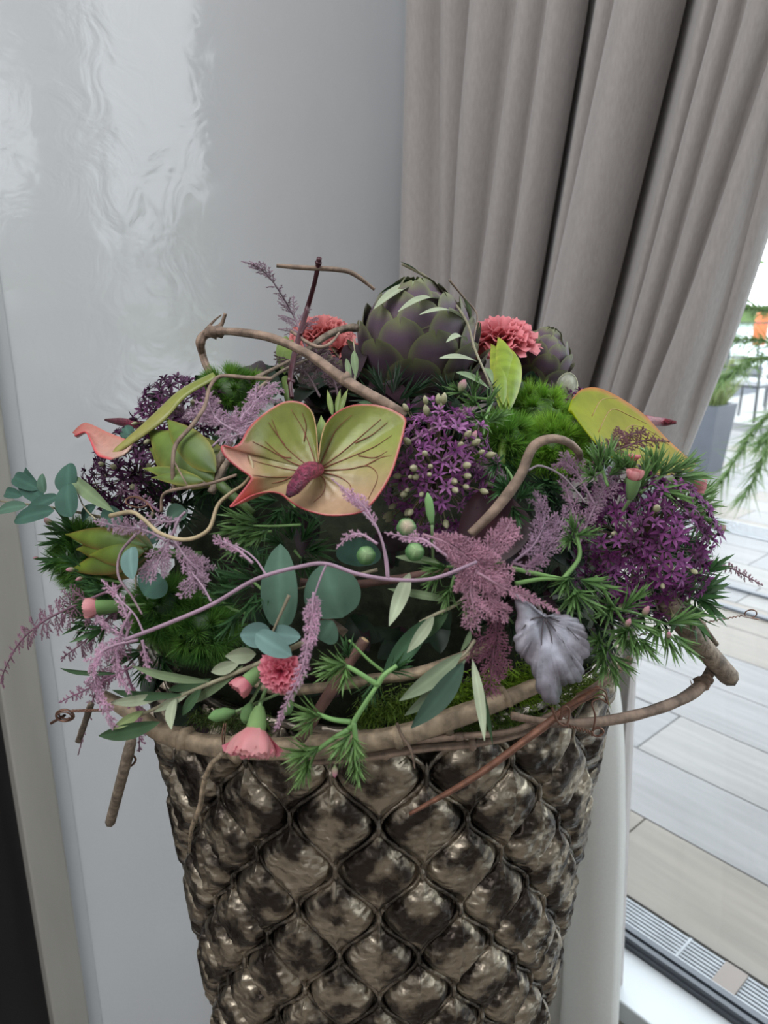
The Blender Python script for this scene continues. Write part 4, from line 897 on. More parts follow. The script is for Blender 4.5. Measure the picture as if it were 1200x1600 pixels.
bract_bud('yellow-green upright leafy bud between the artichoke and the pink carnation', (790, 640), (780, 533), 38, [(0, .8, .9, -.6, .1), (-.7, .95, .75, -.2, -.1), (.6, .92, .75, 0, .2), (-.1, 1.0, .8, .5, -.15), (.5, .78, .7, .8, .3), (-.6, .6, .6, .9, -.2)], .93, (.22, .36, .05), (.50, .62, .06), (.55, .60, .08), nrm=(0, -1, .2))
bract_bud('broad green bract bud at the left pointing to the side-on anthurium', (335, 750), (238, 672), 78, [(.3, .85, .9, -.6, .3), (-.35, .9, .8, -.2, -.3), (-.05, 1.04, .95, .1, -.05), (.5, .86, .62, .6, .2), (-.75, .62, .30, .7, -.7), (-.6, .42, .30, .9, -.9)], 1.03, (.09, .16, .035), (.23, .34, .07), (.40, .36, .08))
bract_bud('dull green bract bud with reddish edges at the left edge pointing left', (235, 862), (110, 868), 75, [(-.2, .80, .8, -.5, -.3), (.35, .90, .8, -.3, .25), (-.35, .97, .55, .1, -.35), (.15, .86, .7, .4, .05), (.4, 1.0, .5, .6, .45), (-.1, .6, .55, .8, -.05)], 1.02, (.07, .15, .03), (.22, .30, .03), (.22, .09, .03))
bract_bud('slim pale green bract bud between the two lobes of the central anthurium', (508, 700), (508, 648), 26, [(-.3, 1, .8, 0, -.2), (.4, .8, .8, .3, .2), (0, .7, .9, .6, 0)], 1.01, (.10, .20, .05), (.38, .50, .16))
bract_bud('small pale leafy shoot rising behind the central anthurium\'s notch', (525, 650), (528, 608), 26, [(-.8, 1, .35, 0, -.5), (.2, 1, .35, 0, .1), (.8, .95, .35, .3, .5)], .97, (.16, .26, .06), (.46, .55, .18))
bract_bud('light green bract standing behind the wine-red stem', (445, 585), (448, 525), 30, [(0, 1, .8, 0, 0), (.5, .8, .7, .3, .3)], .92, (.18, .28, .06), (.32, .44, .10), nrm=(0, -1, .2))
bract_bud('dark leafy bud in shade behind the upper left moss ball', (430, 620), (400, 595), 40, [(0, 1, .8, 0, 0), (.5, .8, .7, .3, .3)], .95, (.03, .07, .03), (.05, .12, .04))

# ---- single leaves and leafy branches
def one_leaf(parent, base, tip, wpx, k0, k1, c0, c1=None, bow=.1, cup=.25, shape=.95, rim=None, mid=None, m_=None, n_=None, twist=0, name='leaf', pt=.8):
    A, B = V(S(*base, k0)), V(S(*tip, k1)); m = MB(); wd = pxm(Vector((A + B) / 2), wpx)
    leaf(m, A, B, wd, nrm=n_ if n_ is not None else V(SN(Vector((A + B) / 2))), bow=bow, cup=cup, shape=shape, nl=13, nw=7, c0=c0, c1=c1, rim=rim, mid=mid, twist=twist, pt=pt)
    return m.build(name, m_ or M_matte, parent)
OT = (.36, .41, .28); OD = (.055, .11, .05); OM = (.19, .26, .14)       # olive: silver underside, dark top, middling
def branch(label, stem, leaves, name='olive_branch', cat='branch', r=.0014, k=1.05, sm=None, scol=(.36, .33, .22), m_=None, group=None):
    P = pts(stem, k); t = thing(name, label, cat, Vector(P[0]), group); m = MB(); tube(m, P, [r, r * .5], 6, 7 * len(P), col=scol, jit=.15); m.build('stem', sm or M_stem, t)
    for L in leaves:
        b, e, wpx, c = L[:4]; kk = L[4] if len(L) > 4 else k; tw = L[5] if len(L) > 5 else 0
        one_leaf(t, b, e, wpx, k, kk, c, V(c) * 1.1, mid=V(c) * 1.35, m_=m_, twist=tw, bow=random.uniform(.04, .12))
    return t
branch('silvery olive branch lying across the top of the large artichoke', [(628, 412, .97), (665, 432, .99), (700, 462, 1.0), (728, 500, 1.03), (742, 545, 1.05), (762, 592, 1.04), (775, 625, 1.0)], [
    ((660, 438), (584, 483), 26, OT, 1.03), ((655, 436), (590, 462), 24, OD, .97), ((660, 432), (624, 408), 9, OD, .98), ((705, 480), (622, 487), 21, OT, 1.06), ((730, 503), (655, 492), 19, OT, 1.05),
    ((730, 535), (697, 535), 15, OT, 1.06), ((746, 565), (686, 560), 17, OT, 1.07), ((765, 608), (712, 582), 22, OM, 1.07), ((752, 575), (770, 600), 12, OM, 1.03), ((690, 450), (640, 450), 26, OD, .97), ((735, 500), (722, 462), 12, OM, .98)], k=1.0)
branch('bare brown twig looping beside the olive branch right of the artichoke', [(702, 437, .98), (725, 465, .98), (745, 490, 1.0), (742, 520, 1.02), (738, 545, 1.0)], [], r=.0012, scol=(.22, .16, .12), name='twig', cat='twig')
branch('olive branch at the lower left sweeping down to the vine rim', [(478, 1002), (420, 1030), (360, 1055), (300, 1080), (240, 1108), (190, 1130)], [
    ((375, 1035), (330, 1050), 20, OT), ((400, 1022), (352, 1025), 26, OT, 1.09), ((330, 1065), (205, 1040), 15, OM, 1.1), ((290, 1085), (175, 1078), 15, OD, 1.05), ((262, 1085), (172, 1098), 17, OT, 1.08), ((275, 1090), (268, 1140), 22, OT, 1.1), ((300, 1078), (240, 1113), 14, OT, 1.05), ((315, 1075), (285, 1118), 16, OD, 1.06), ((250, 1128), (154, 1150), 26, OD, 1.1), ((225, 1110), (175, 1140), 15, (.26, .33, .14), 1.1), ((330, 1060), (262, 1078), 14, OD, 1.02), ((380, 1040), (300, 1100), 16, OM, 1.02), ((190, 1052), (94, 1044), 8, OD, 1.0)], k=1.05, r=.0018)
branch('olive branch with large two-tone leaves hanging over the moss at the centre', [(735, 925), (712, 945), (680, 960), (655, 972)], [
    ((678, 962), (636, 1020), 19, OT, 1.08), ((672, 965), (598, 1055), 34, (.07, .15, .08), 1.06), ((640, 895), (608, 978), 24, OT, 1.13), ((700, 958), (640, 1000), 26, OD, .98), ((712, 940), (606, 920), 13, OM, 1.0), ((690, 880), (618, 870), 13, OM, 1.0)], r=.0016)
branch('olive sprig with long grey-green leaves above the vine rim at the centre', [(742, 1000), (728, 1020), (715, 1030)], [
    ((722, 1020), (624, 1095), 28, (.25, .31, .20), 1.08), ((728, 1030), (632, 1118), 24, (.18, .23, .15), 1.02), ((725, 1035), (642, 1138), 36, (.055, .10, .07), 1.10), ((738, 1030), (757, 1158), 17, OT, 1.14), ((742, 1040), (770, 1165), 8, OD, 1.08), ((720, 1018), (735, 985), 10, OM, 1.0)], r=.0014)
branch('slim olive leaf pair at the left above the vine end', [(150, 812), (130, 790), (112, 745)], [((178, 800), (110, 742), 22, OM, 1.05)], r=.0008)
branch('olive sprig standing left of the large artichoke', [(552, 610, .95), (556, 570, .95), (552, 530, .96)], [((556, 590), (553, 548), 12, OM, .97), ((548, 600), (541, 560), 9, OM, .96), ((560, 628), (600, 650), 14, OD, .95)], k=.95, r=.0011)
# eucalyptus
EU = (.055, .125, .095); EUL = (.14, .24, .22); EUM = (.09, .17, .12)
def euc(label, stem, discs, k=1.03):
    P = pts(stem, k); t = thing('eucalyptus_branch', label, 'eucalyptus', Vector(P[0])); m = MB(); tube(m, P, [.0013, .0007], 6, 7 * len(P), col=(.28, .24, .16)); m.build('stem', M_stem, t)
    for (b, e, wpx, c, kk) in discs: one_leaf(t, b, e, wpx, kk, kk + .02, c, V(c) * 1.1, bow=.07, cup=.2, shape=.85, mid=V(c) * 1.5, pt=.55, n_=unit(V(SN(S(*b, 1))) * .6 + V((random.uniform(-.3, .3), -.6, .3))))
    return t
euc('eucalyptus branch reaching out to the far left with round blue-green leaves', [(175, 812, 1.0), (120, 800, 1.03), (60, 790, 1.06), (0, 783, 1.1)], [
    ((62, 765), (22, 745), 24, EU, 1.06), ((72, 785), (38, 735), 34, EU, 1.05), ((70, 770), (66, 740), 20, EUM, 1.07), ((110, 770), (108, 724), 46, EU, 1.05), ((112, 808), (106, 755), 44, EU, 1.06), ((92, 775), (38, 805), 24, EU, 1.08), ((85, 798), (22, 815), 28, EU, 1.09), ((42, 790), (-4, 800), 20, EUM, 1.11), ((35, 775), (8, 770), 18, EU, 1.07), ((128, 812), (150, 790), 22, EU, 1.02)])
euc('lone round eucalyptus leaf under the left anthurium\'s spadix', [(215, 690), (205, 680)], [((205, 688), (196, 665), 22, EU, .99)], .98)
euc('eucalyptus sprig with pale round leaves beside the loose bract bud', [(240, 800), (215, 850), (212, 920)], [((205, 855), (208, 905), 32, EUL, 1.09), ((190, 800), (160, 820), 40, EU, 1.0), ((250, 840), (215, 835), 30, EU, .99), ((255, 900), (225, 930), 60, EU, 1.0), ((290, 795), (262, 812), 34, EUM, .99)], 1.0)
euc('large upright eucalyptus leaf below the central anthurium, left of the tendril', [(445, 1010), (448, 960), (460, 920)], [((440, 985), (438, 850), 58, EUM, 1.02)], 1.0)
euc('eucalyptus stem with a big dark leaf behind the dyed tassel', [(590, 890), (530, 905), (465, 920)], [((535, 965), (505, 880), 90, EUM, .98), ((500, 1000), (520, 970), 46, EUM, .98), ((560, 885), (562, 840), 70, EU, .94), ((490, 920), (560, 945), 60, EU, .95)], .98)
euc('pair of pale blue-green eucalyptus leaves above the pink carnations', [(452, 930), (436, 965), (425, 990)], [((424, 992), (375, 992), 40, EUL, 1.07), ((400, 990), (456, 1025), 36, EUL, 1.12), ((424, 990), (470, 995), 32, EUL, 1.05)], 1.06)
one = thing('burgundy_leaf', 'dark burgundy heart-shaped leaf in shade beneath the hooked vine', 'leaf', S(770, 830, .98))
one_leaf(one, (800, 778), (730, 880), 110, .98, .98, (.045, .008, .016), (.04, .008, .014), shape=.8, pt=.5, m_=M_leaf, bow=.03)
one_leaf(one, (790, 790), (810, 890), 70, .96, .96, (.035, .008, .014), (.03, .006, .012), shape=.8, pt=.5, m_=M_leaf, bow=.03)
ln = thing('honesty_disc', 'translucent whitish seed disc right of the small artichoke', 'seed disc', at(886, 603, .74))
def disc():
    m = MB(); c = V(at(886, 603, .74)); vs = [c + np.array([0, 0, 0])]; cs = [(.7, .7, .55)]
    for k in range(24): a = k * math.tau / 24; vs.append(c + np.array([.0105 * math.cos(a), .002 * math.sin(a * 2), .0125 * math.sin(a)])); cs.append((.80, .82, .72))
    m.add(vs, [(0, 1 + k, 1 + (k + 1) % 24) for k in range(24)], cs); o = m.build('disc', mat('papery', attr=True, rough=.3, trans=.6, var=.25, vscale=250), ln); o.modifiers.new('solid', 'SOLIDIFY').thickness = .0006
    m = MB(); tube(m, [c + np.array([.0107 * math.cos(a), .002 * math.sin(a * 2), .0127 * math.sin(a)]) for a in np.linspace(0, math.tau, 25)], .0005, 5, 40, col=(.55, .55, .38), cap=False); m.build('rim', M_stem, ln)
disc()

# silver heuchera leaf
def silver_leaf():
    t = thing('silver_leaf', 'large silvery purple lobed leaf hanging over the vine rim at the right', 'leaf', S(850, 965, 1.08))
    OUT = [(848, 958), (835, 948), (812, 930), (800, 925), (806, 945), (806, 985), (803, 1003), (812, 1025), (820, 1030), (832, 1050), (840, 1080), (855, 1098), (873, 1097), (878, 1075), (890, 1068), (905, 1066), (912, 1050), (910, 1035), (922, 1020), (918, 1000), (915, 985), (905, 970), (890, 962), (870, 958), (858, 962)]
    n = 150; P2 = spline([(u, v, 0) for u, v in OUT] + [(OUT[0][0], OUT[0][1], 0)], n); P2 = P2 + np.array([[math.sin(i * 1.26) * 1.6, math.cos(i * 1.26) * 1.6, 0] for i in range(n)]); ce = V((850, 966, 0)); nr = 10; vs = []; cs = []
    for i in range(n):
        d = P2[i] - ce; th = math.atan2(d[1], d[0]); L = np.linalg.norm(d)
        for j in range(nr + 1):
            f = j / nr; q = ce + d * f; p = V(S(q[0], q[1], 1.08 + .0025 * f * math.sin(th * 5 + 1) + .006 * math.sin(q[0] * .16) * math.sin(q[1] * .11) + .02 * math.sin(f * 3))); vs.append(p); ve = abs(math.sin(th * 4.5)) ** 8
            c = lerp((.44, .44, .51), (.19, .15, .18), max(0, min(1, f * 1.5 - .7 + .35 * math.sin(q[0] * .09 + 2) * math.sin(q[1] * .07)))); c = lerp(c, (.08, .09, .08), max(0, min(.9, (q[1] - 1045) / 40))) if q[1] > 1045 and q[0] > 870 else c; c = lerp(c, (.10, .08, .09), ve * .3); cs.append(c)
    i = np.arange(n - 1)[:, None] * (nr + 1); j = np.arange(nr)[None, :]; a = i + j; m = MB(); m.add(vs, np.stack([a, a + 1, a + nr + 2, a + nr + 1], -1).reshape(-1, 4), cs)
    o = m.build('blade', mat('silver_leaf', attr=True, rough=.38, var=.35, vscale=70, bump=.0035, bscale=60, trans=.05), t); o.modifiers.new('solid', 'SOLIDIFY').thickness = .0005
    for L in ([(850, 966), (846, 1000), (848, 1035)], [(852, 968), (862, 1000), (866, 1060)], [(853, 966), (875, 995), (895, 1030)], [(848, 964), (830, 968), (814, 985)], [(854, 963), (880, 975), (905, 1000)]):
        m = MB(); tube(m, pts(L, 1.098), [.0006, .0003], 5, 14, col=(.10, .08, .09)); m.build('vein', M_stem, o)
    m = MB(); tube(m, pts([(850, 965), (840, 945), (820, 925)], 1.06), [.001, .001], 5, 10, col=(.25, .2, .2)); m.build('stem', M_stem, t)
silver_leaf()

# ---- spiky green dianthus sprays
def tuft_mesh(seed, col, tipc, n=20, spread=.75, w_=.085):
    m = MB(); rs = random.Random(seed); nrs = np.random.default_rng(seed)
    for i in range(n):
        a = i * 2.39996; f = (i + .5) / n; sp = spread * (f ** .8); d = V((math.sin(sp) * math.cos(a), math.sin(sp) * math.sin(a), math.cos(sp))); l = rs.uniform(.65, 1.05)
        b = V((0, 0, .25 * (1 - f))); c = V(col) * rs.uniform(.7, 1.3); leaf(m, b, b + d * l, w_, nrm=unit(V((math.cos(a), math.sin(a), .3))), bow=-.07, cup=.3, nl=5, nw=3, c0=c * .75, c1=lerp(c, tipc, .6), shape=.7)
    return m.mesh('leaf_tuft', M_leaf)
TG = [tuft_mesh(s, (.09, .22, .06), (.28, .46, .16)) for s in (1, 2, 3)]
TK = [tuft_mesh(s, (.016, .042, .02), (.035, .085, .035)) for s in (14, 15, 16)]  # darkest tufts: shade inside the bouquet put into the leaf colour
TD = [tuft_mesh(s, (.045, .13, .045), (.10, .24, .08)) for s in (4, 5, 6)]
TL = [tuft_mesh(s, (.15, .32, .08), (.34, .52, .20), n=24, spread=.85) for s in (7, 8, 9)]
TW = [tuft_mesh(s, (.05, .15, .045), (.12, .26, .09), n=12, spread=1.1, w_=.16) for s in (10, 11, 12)]
BUD_P = bud_mesh('pink_bud', (.20, .32, .12), (.72, .28, .42))
def spray(label, stems, tufts, tm, k=1.05, budp=(), scol=(.16, .30, .09), r=.0012, group=None):
    """stems: list of pixel lines; tufts: (u, v, aim u, aim v, px)"""
    P0 = pts(stems[0], k); t = thing('dianthus_spray', label, 'foliage', Vector(P0[0]), group)
    for s in stems: m = MB(); q = pts(s, k); tube(m, q, [r, r * .7], 6, 6 * len(q), col=scol, col1=V(scol) * 1.3); m.build('stem', M_stem, t)
    for i, (u, v, au, av, px) in enumerate(tufts):
        p = S(u, v, k); q = S(au, av, k + .03); d = (q - p).normalized() + SN(p) * .25; L = pxm(p, px)
        link('leaf_tuft', tm[i % len(tm)], t, Matrix.Translation(p - t.location) @ zrot(d) @ Matrix.Rotation(random.random() * 6, 4, 'Z') @ Matrix.Scale(L, 4))
    for (u, v, au, av, px) in budp:
        p = S(u, v, k + .04); q = S(au, av, k + .05); link('pink_bud', BUD_P, t, Matrix.Translation(p - t.location) @ zrot(q - p) @ Matrix.Scale(pxm(p, px), 4))
    return t
spray('light green spiky dianthus spray with forked stem at the front over the vine rim', [[(545, 1140), (570, 1100), (590, 1070)], [(590, 1070), (555, 1048), (540, 1040)], [(548, 1128), (520, 1124), (495, 1115)], [(552, 1128), (556, 1160), (555, 1190)], [(545, 1140), (520, 1155), (485, 1180)], [(590, 1070), (600, 1055), (620, 1040)]],
      [(545, 1038, 480, 1030, 58), (535, 1042, 480, 1060, 50), (540, 1040, 535, 1085, 46), (505, 1118, 455, 1110, 55), (490, 1125, 458, 1155, 38), (550, 1145, 510, 1185, 55), (553, 1150, 545, 1215, 58), (556, 1185, 562, 1235, 46), (550, 1150, 575, 1205, 45), (495, 1175, 440, 1175, 58), (482, 1185, 455, 1245, 50), (486, 1185, 470, 1215, 46), (500, 1165, 440, 1200, 52)], TL, 1.12, [(523, 1196, 523, 1215, 18)], r=.0019, scol=(.19, .36, .12))
spray('narrow dark-leaved dianthus spray beside the forked front spray', [[(600, 1050), (575, 1030), (545, 1000)]], [(590, 1055, 560, 1120, 50), (605, 1050, 640, 1030, 50), (545, 1030, 540, 990, 40)], TD, 1.05)
spray('green dianthus spray at the centre right above the hanging olive leaf', [[(760, 885), (710, 885), (660, 890)], [(710, 900), (700, 935), (690, 960)]], [(700, 885, 650, 895, 48), (690, 895, 660, 920, 48), (705, 915, 680, 960, 44), (735, 930, 725, 960, 46), (745, 890, 780, 880, 40)], TG, 1.05)
spray('thick-stemmed dianthus spray with forked stem right of the pink cloud', [[(800, 888), (845, 898), (880, 905)], [(805, 912), (845, 905), (880, 905)], [(880, 905), (905, 870), (900, 830)]], [(900, 835, 880, 800, 40), (898, 838, 930, 830, 40), (900, 915, 880, 965, 62), (890, 920, 930, 950, 60), (905, 905, 950, 920, 60), (890, 900, 860, 940, 50), (895, 840, 870, 850, 40)], TG, 1.05, r=.0018)
spray('spiky dianthus spray with pink buds hanging at the lower right', [[(930, 900), (960, 950), (985, 985)], [(960, 950), (1000, 960), (1040, 975)], [(985, 985), (990, 1000), (1000, 1010)]], [(960, 945, 920, 965, 60), (970, 955, 1000, 920, 56), (985, 980, 940, 1010, 60), (990, 990, 990, 1035, 48), (998, 995, 1020, 1030, 48), (1040, 975, 1080, 960, 60), (1040, 985, 1050, 1040, 52), (1050, 990, 1085, 1030, 50), (1030, 970, 1010, 1010, 56), (975, 965, 1020, 990, 56)], TG, 1.05, [(978, 980, 984, 968, 16), (1004, 962, 1012, 950, 18), (1044, 998, 1046, 985, 14)])
spray('spiky dianthus spray below the silver leaf\'s right edge', [[(960, 985), (945, 1020), (930, 1050)]], [(950, 1010, 915, 1030, 52), (945, 1020, 930, 1070, 50), (950, 1020, 985, 1050, 50), (955, 1035, 960, 1075, 42), (940, 1000, 915, 1000, 46), (960, 1000, 1000, 1015, 48)], TG, 1.02)
spray('spiky dianthus spray trailing at the right edge below the purple allium', [[(1040, 930), (1075, 945), (1100, 955)], [(1075, 945), (1090, 900), (1110, 880)]], [(1075, 935, 1110, 920, 60), (1085, 930, 1120, 965, 56), (1090, 920, 1140, 910, 50), (1070, 945, 1090, 990, 60), (1100, 895, 1130, 870, 44), (1060, 950, 1050, 990, 52), (1050, 925, 1080, 900, 50)], TW, 1.0)
spray('bushy dianthus spray above the purple allium with a small pink bud', [[(1000, 770), (1040, 740), (1075, 720)], [(1040, 740), (1020, 715), (1000, 700)]], [(1010, 750, 1000, 700, 48), (1020, 745, 1030, 700, 50), (1030, 745, 1060, 705, 50), (1045, 740, 1085, 720, 50), (1050, 745, 1100, 750, 60), (1020, 760, 1060, 780, 60), (1000, 765, 1010, 720, 46), (985, 740, 965, 710, 44), (1060, 730, 1100, 715, 40), (1025, 735, 1000, 690, 44), (975, 735, 940, 700, 44)], TG, 1.09)
spray('bushy dianthus spray on the right edge beside the purple allium', [[(1060, 790), (1085, 800), (1115, 790)], [(1085, 800), (1100, 830), (1110, 850)]], [(1070, 785, 1115, 770, 56), (1085, 795, 1130, 790, 50), (1090, 805, 1120, 830, 48), (1095, 820, 1100, 860, 48), (1075, 800, 1060, 770, 46), (1085, 790, 1100, 760, 46), (1060, 800, 1110, 810, 60)], TG, .99, [(1122, 832, 1134, 820, 22)])
spray('dianthus spray above the mauve fronds right of the bright moss balls', [[(950, 760), (940, 730), (930, 700)]], [(945, 735, 950, 690, 52), (938, 740, 915, 700, 48), (950, 745, 985, 715, 46), (940, 725, 930, 690, 44), (930, 745, 905, 740, 40)], TG, 1.07)
spray('dianthus spray with tiny pink flowers under the small olive leaves at the top', [[(770, 625), (735, 620), (715, 612)], [(770, 625), (760, 650), (755, 680)]], [(725, 615, 700, 608, 38), (738, 622, 745, 590, 38), (745, 628, 715, 650, 44), (760, 635, 780, 605, 36), (755, 650, 735, 680, 46), (760, 660, 790, 650, 40), (750, 690, 730, 720, 44)], TG, 1.0, [(718, 612, 725, 596, 24), (738, 690, 742, 678, 18)])
spray('dark dianthus spray right of the lilac allium in shade', [[(790, 780), (800, 750), (790, 730)]], [(800, 775, 775, 740, 46), (805, 780, 835, 765, 44), (800, 790, 810, 830, 48), (790, 760, 770, 780, 44), (780, 720, 760, 745, 46)], TD, 1.0)
spray('wiry dianthus spray with long fine leaves at the left centre under the cream tendril', [[(470, 820), (420, 822), (370, 820)], [(425, 830), (390, 835), (365, 850)]], [(405, 815, 350, 805, 60), (400, 822, 350, 835, 60), (395, 830, 360, 870, 60), (420, 825, 385, 860, 50)], TG, 1.02, r=.0010)
spray('dark dianthus spray at the left centre beneath the tendril', [[(420, 930), (390, 905), (365, 890)]], [(400, 905, 340, 895, 60), (395, 915, 345, 925, 60), (400, 925, 385, 970, 56), (415, 905, 395, 860, 56), (430, 925, 405, 945, 50), (390, 890, 360, 850, 56)], TD, 1.0)
spray('dark dianthus spray low at the centre left under the tendril', [[(390, 960), (360, 950), (340, 930)]], [(370, 945, 330, 920, 56), (375, 955, 350, 990, 56), (400, 970, 390, 1010, 56), (360, 930, 345, 885, 52)], TD, .98)
spray('spiky dianthus spray with a pink-tipped bud at the far left, upper one', [[(130, 850), (100, 835), (75, 825)]], [(110, 835, 70, 820, 42), (105, 845, 75, 850, 40), (95, 875, 60, 875, 40), (100, 870, 75, 890, 40), (115, 830, 100, 800, 40)], TW, 1.0, [(80, 820, 70, 810, 18), (62, 873, 55, 872, 10)])
spray('spiky dianthus spray at the left edge beside the peach bud', [[(170, 955), (140, 965), (115, 965)]], [(140, 960, 105, 955, 42), (145, 970, 110, 985, 42), (170, 930, 130, 915, 50), (175, 940, 140, 940, 50), (165, 980, 130, 1000, 46)], TW, 1.0)
spray('spiky dianthus spray at the left edge under the loose bract bud', [[(190, 910), (160, 905), (120, 900)]], [(150, 900, 110, 890, 44), (155, 905, 115, 915, 44), (180, 915, 140, 930, 50), (130, 885, 105, 870, 40)], TD, 1.0, [(118, 890, 108, 890, 14), (130, 902, 122, 905, 12)])
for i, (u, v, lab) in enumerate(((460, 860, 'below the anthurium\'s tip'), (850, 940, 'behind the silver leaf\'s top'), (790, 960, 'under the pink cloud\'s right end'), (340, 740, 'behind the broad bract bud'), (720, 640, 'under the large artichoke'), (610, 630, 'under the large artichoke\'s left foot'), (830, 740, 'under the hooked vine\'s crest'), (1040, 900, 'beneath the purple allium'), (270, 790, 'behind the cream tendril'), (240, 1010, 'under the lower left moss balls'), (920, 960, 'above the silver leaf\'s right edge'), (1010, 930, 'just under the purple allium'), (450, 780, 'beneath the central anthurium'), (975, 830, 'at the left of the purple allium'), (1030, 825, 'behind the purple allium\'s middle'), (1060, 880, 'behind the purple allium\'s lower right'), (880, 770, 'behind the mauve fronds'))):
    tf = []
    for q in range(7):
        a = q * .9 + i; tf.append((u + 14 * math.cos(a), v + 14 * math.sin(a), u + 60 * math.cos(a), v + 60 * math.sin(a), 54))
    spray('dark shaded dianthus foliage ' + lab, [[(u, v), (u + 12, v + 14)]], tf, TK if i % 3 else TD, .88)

# glossy filler leaves deep between the flowers, coloured dark for the shade there
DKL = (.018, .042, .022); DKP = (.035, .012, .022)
FL = [('left', [(230, 700), (190, 800), (170, 870), (210, 950), (250, 1060), (300, 1000)]), ('centre left', [(330, 780), (380, 880), (340, 950), (420, 960), (380, 1050), (300, 1110)]), ('centre', [(480, 830), (520, 900), (560, 980), (500, 1060), (620, 1000), (600, 850)]),
      ('centre right', [(700, 880), (680, 980), (740, 1060), (780, 950), (800, 860), (850, 920)]), ('right', [(900, 880), (960, 930), (930, 1000), (1030, 920), (1050, 860), (880, 980)]), ('upper left', [(260, 640), (330, 620), (400, 590), (450, 600), (380, 700), (300, 720)]), ('upper right', [(800, 640), (880, 660), (940, 720), (860, 760), (1000, 760), (760, 700)]), ('top', [(560, 560), (600, 620), (680, 640), (740, 600), (500, 620), (820, 620)])]
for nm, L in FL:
    t = thing('filler_branch', 'filler leaves coloured dark as shade deep between the flowers at the ' + nm + ' of the mound', 'foliage', S(*L[0], .8))
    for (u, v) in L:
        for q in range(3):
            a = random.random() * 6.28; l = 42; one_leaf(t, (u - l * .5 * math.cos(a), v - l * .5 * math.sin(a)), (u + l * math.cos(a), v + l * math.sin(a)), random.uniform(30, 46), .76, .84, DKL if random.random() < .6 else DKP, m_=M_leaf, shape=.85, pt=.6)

# ================================================================== VINES, STICKS, WIRES
def knob(mb, P, i, r): tube(mb, [P[i] - (P[min(i + 1, len(P) - 1)] - P[i]), P[i], P[i] + (P[min(i + 1, len(P) - 1)] - P[i])], [r * .8, r, r * .8], 7, 5, jit=.5)
def vine(label, path, rpx, mt, k=.95, name='vine', cat='vine', extra=(), knobs=(), n=None, jit=.24, sides=12):
    P0 = pts(path, k); t = thing(name, label, cat, Vector(P0[0])); m = MB(); rr = [pxm(Vector(P0[min(len(P0) - 1, int(i * len(P0) / len(rpx)))]), x / 2) for i, x in enumerate(rpx)]
    P = tube(m, P0, rr, sides, n or 12 * len(path), jit=jit)
    for f in knobs: i = int(f * (len(P) - 1)); r0 = float(np.interp(f, np.linspace(0, 1, len(rr)), rr)); knob(m, P, min(i, len(P) - 2), r0 * 1.45)
    m.build('stem', mt, t)
    for (ln, a, b) in extra: m = MB(); q = pts(ln, k); tube(m, q, [pxm(Vector(q[0]), a / 2), pxm(Vector(q[0]), b / 2)], 6, 8 * len(q), jit=.3); m.build('side_twig', mt, t)
    return t
def capped(t, path, px, k, end=-1):                                  # a pale sawn end
    a, b = V(S(*path[end][:2], k)), V(S(*path[end - 1 if end == 0 else -2][:2], k)) if end == -1 else V(S(*path[1][:2], k)); d = unit(a - b); r = pxm(Vector(a), px / 2) * .86
    m = MB(); tube(m, [a - d * .0004, a + d * .0007], [r, r * .95], 10, 3); m.build('cut_end', M_cut, t, False)
vine('thick tan vine running along the vase rim at the front from left to right', [(160, 1088, .97), (205, 1112, .95), (250, 1143), (320, 1163), (400, 1170), (480, 1168), (560, 1160), (640, 1146), (720, 1118), (790, 1092), (840, 1070), (900, 1040, .92)], [20, 26, 30, 33, 34, 34, 34, 32, 28, 24, 20], M_vine_pale, .93, knobs=(.24, .33, .62, .7, .82), extra=[([(250, 1150), (245, 1158), (252, 1162)], 5, 3)])
vine('thin brown vine twisted under the thick rim vine', [(480, 1190), (560, 1184), (650, 1170), (740, 1162), (800, 1150), (862, 1130)], [12, 14, 13, 12, 9], M_vine, .92, knobs=(.3, .6))
vine('second thin brown vine under the rim vine, slightly higher', [(560, 1172), (640, 1158), (720, 1150), (800, 1142), (870, 1112)], [10, 11, 9, 8], M_vine, .94, knobs=(.5,))
vine('inner tan vine seen through the greenery above the rim vine', [(380, 1058), (430, 1078), (500, 1075), (580, 1062), (650, 1052), (720, 1028), (780, 1000)], [12, 14, 16, 16, 14], M_vine_pale, .86, knobs=(.4,))
vine('brown vine looping out to the right past the vase and curving up', [(800, 1118), (850, 1128), (900, 1130), (960, 1124), (1020, 1110), (1070, 1090), (1098, 1068), (1114, 1042)], [12, 13, 15, 16, 17, 19, 14], M_vine, .97, knobs=(.86, .9), extra=[([(1086, 1080), (1082, 1072), (1078, 1062)], 3, 1)])
vine('long rust-brown twig slanting down over the vase from the right knot', [(935, 1075, .99), (890, 1105, 1.0), (830, 1150, 1.0), (740, 1215, .99), (640, 1272, .98)], [10, 15, 13, 11, 7], M_rust, 1.0, name='twig', cat='twig')
vine('tan twig joining the knot from the silver leaf\'s tip', [(985, 1030), (940, 1068), (905, 1092), (880, 1120)], [12, 14, 12], M_vine, .96, name='twig', cat='twig')
vine('thin tan twig hanging down from the rim vine at the left', [(347, 1178, 1.0), (330, 1195, 1.0), (318, 1225), (312, 1260), (298, 1300), (296, 1332)], [8, 8, 9, 7, 3], M_vine_pale, .97, name='twig', cat='twig', knobs=(.35, .7))
vine('thin twig hanging over the vase under the rim vine at the centre', [(620, 1130), (628, 1150), (642, 1172), (648, 1200)], [5, 5, 3], M_vine, .97, name='twig', cat='twig')
k_ = [(205, 1158), (190, 1215), (172, 1284)]; s_ = vine('grey-brown cut stick poking down at the lower left', k_, [18, 18, 17], M_stick, 1.0, name='stick', cat='stick', jit=.16, sides=7); capped(s_, k_, 17, 1.0)
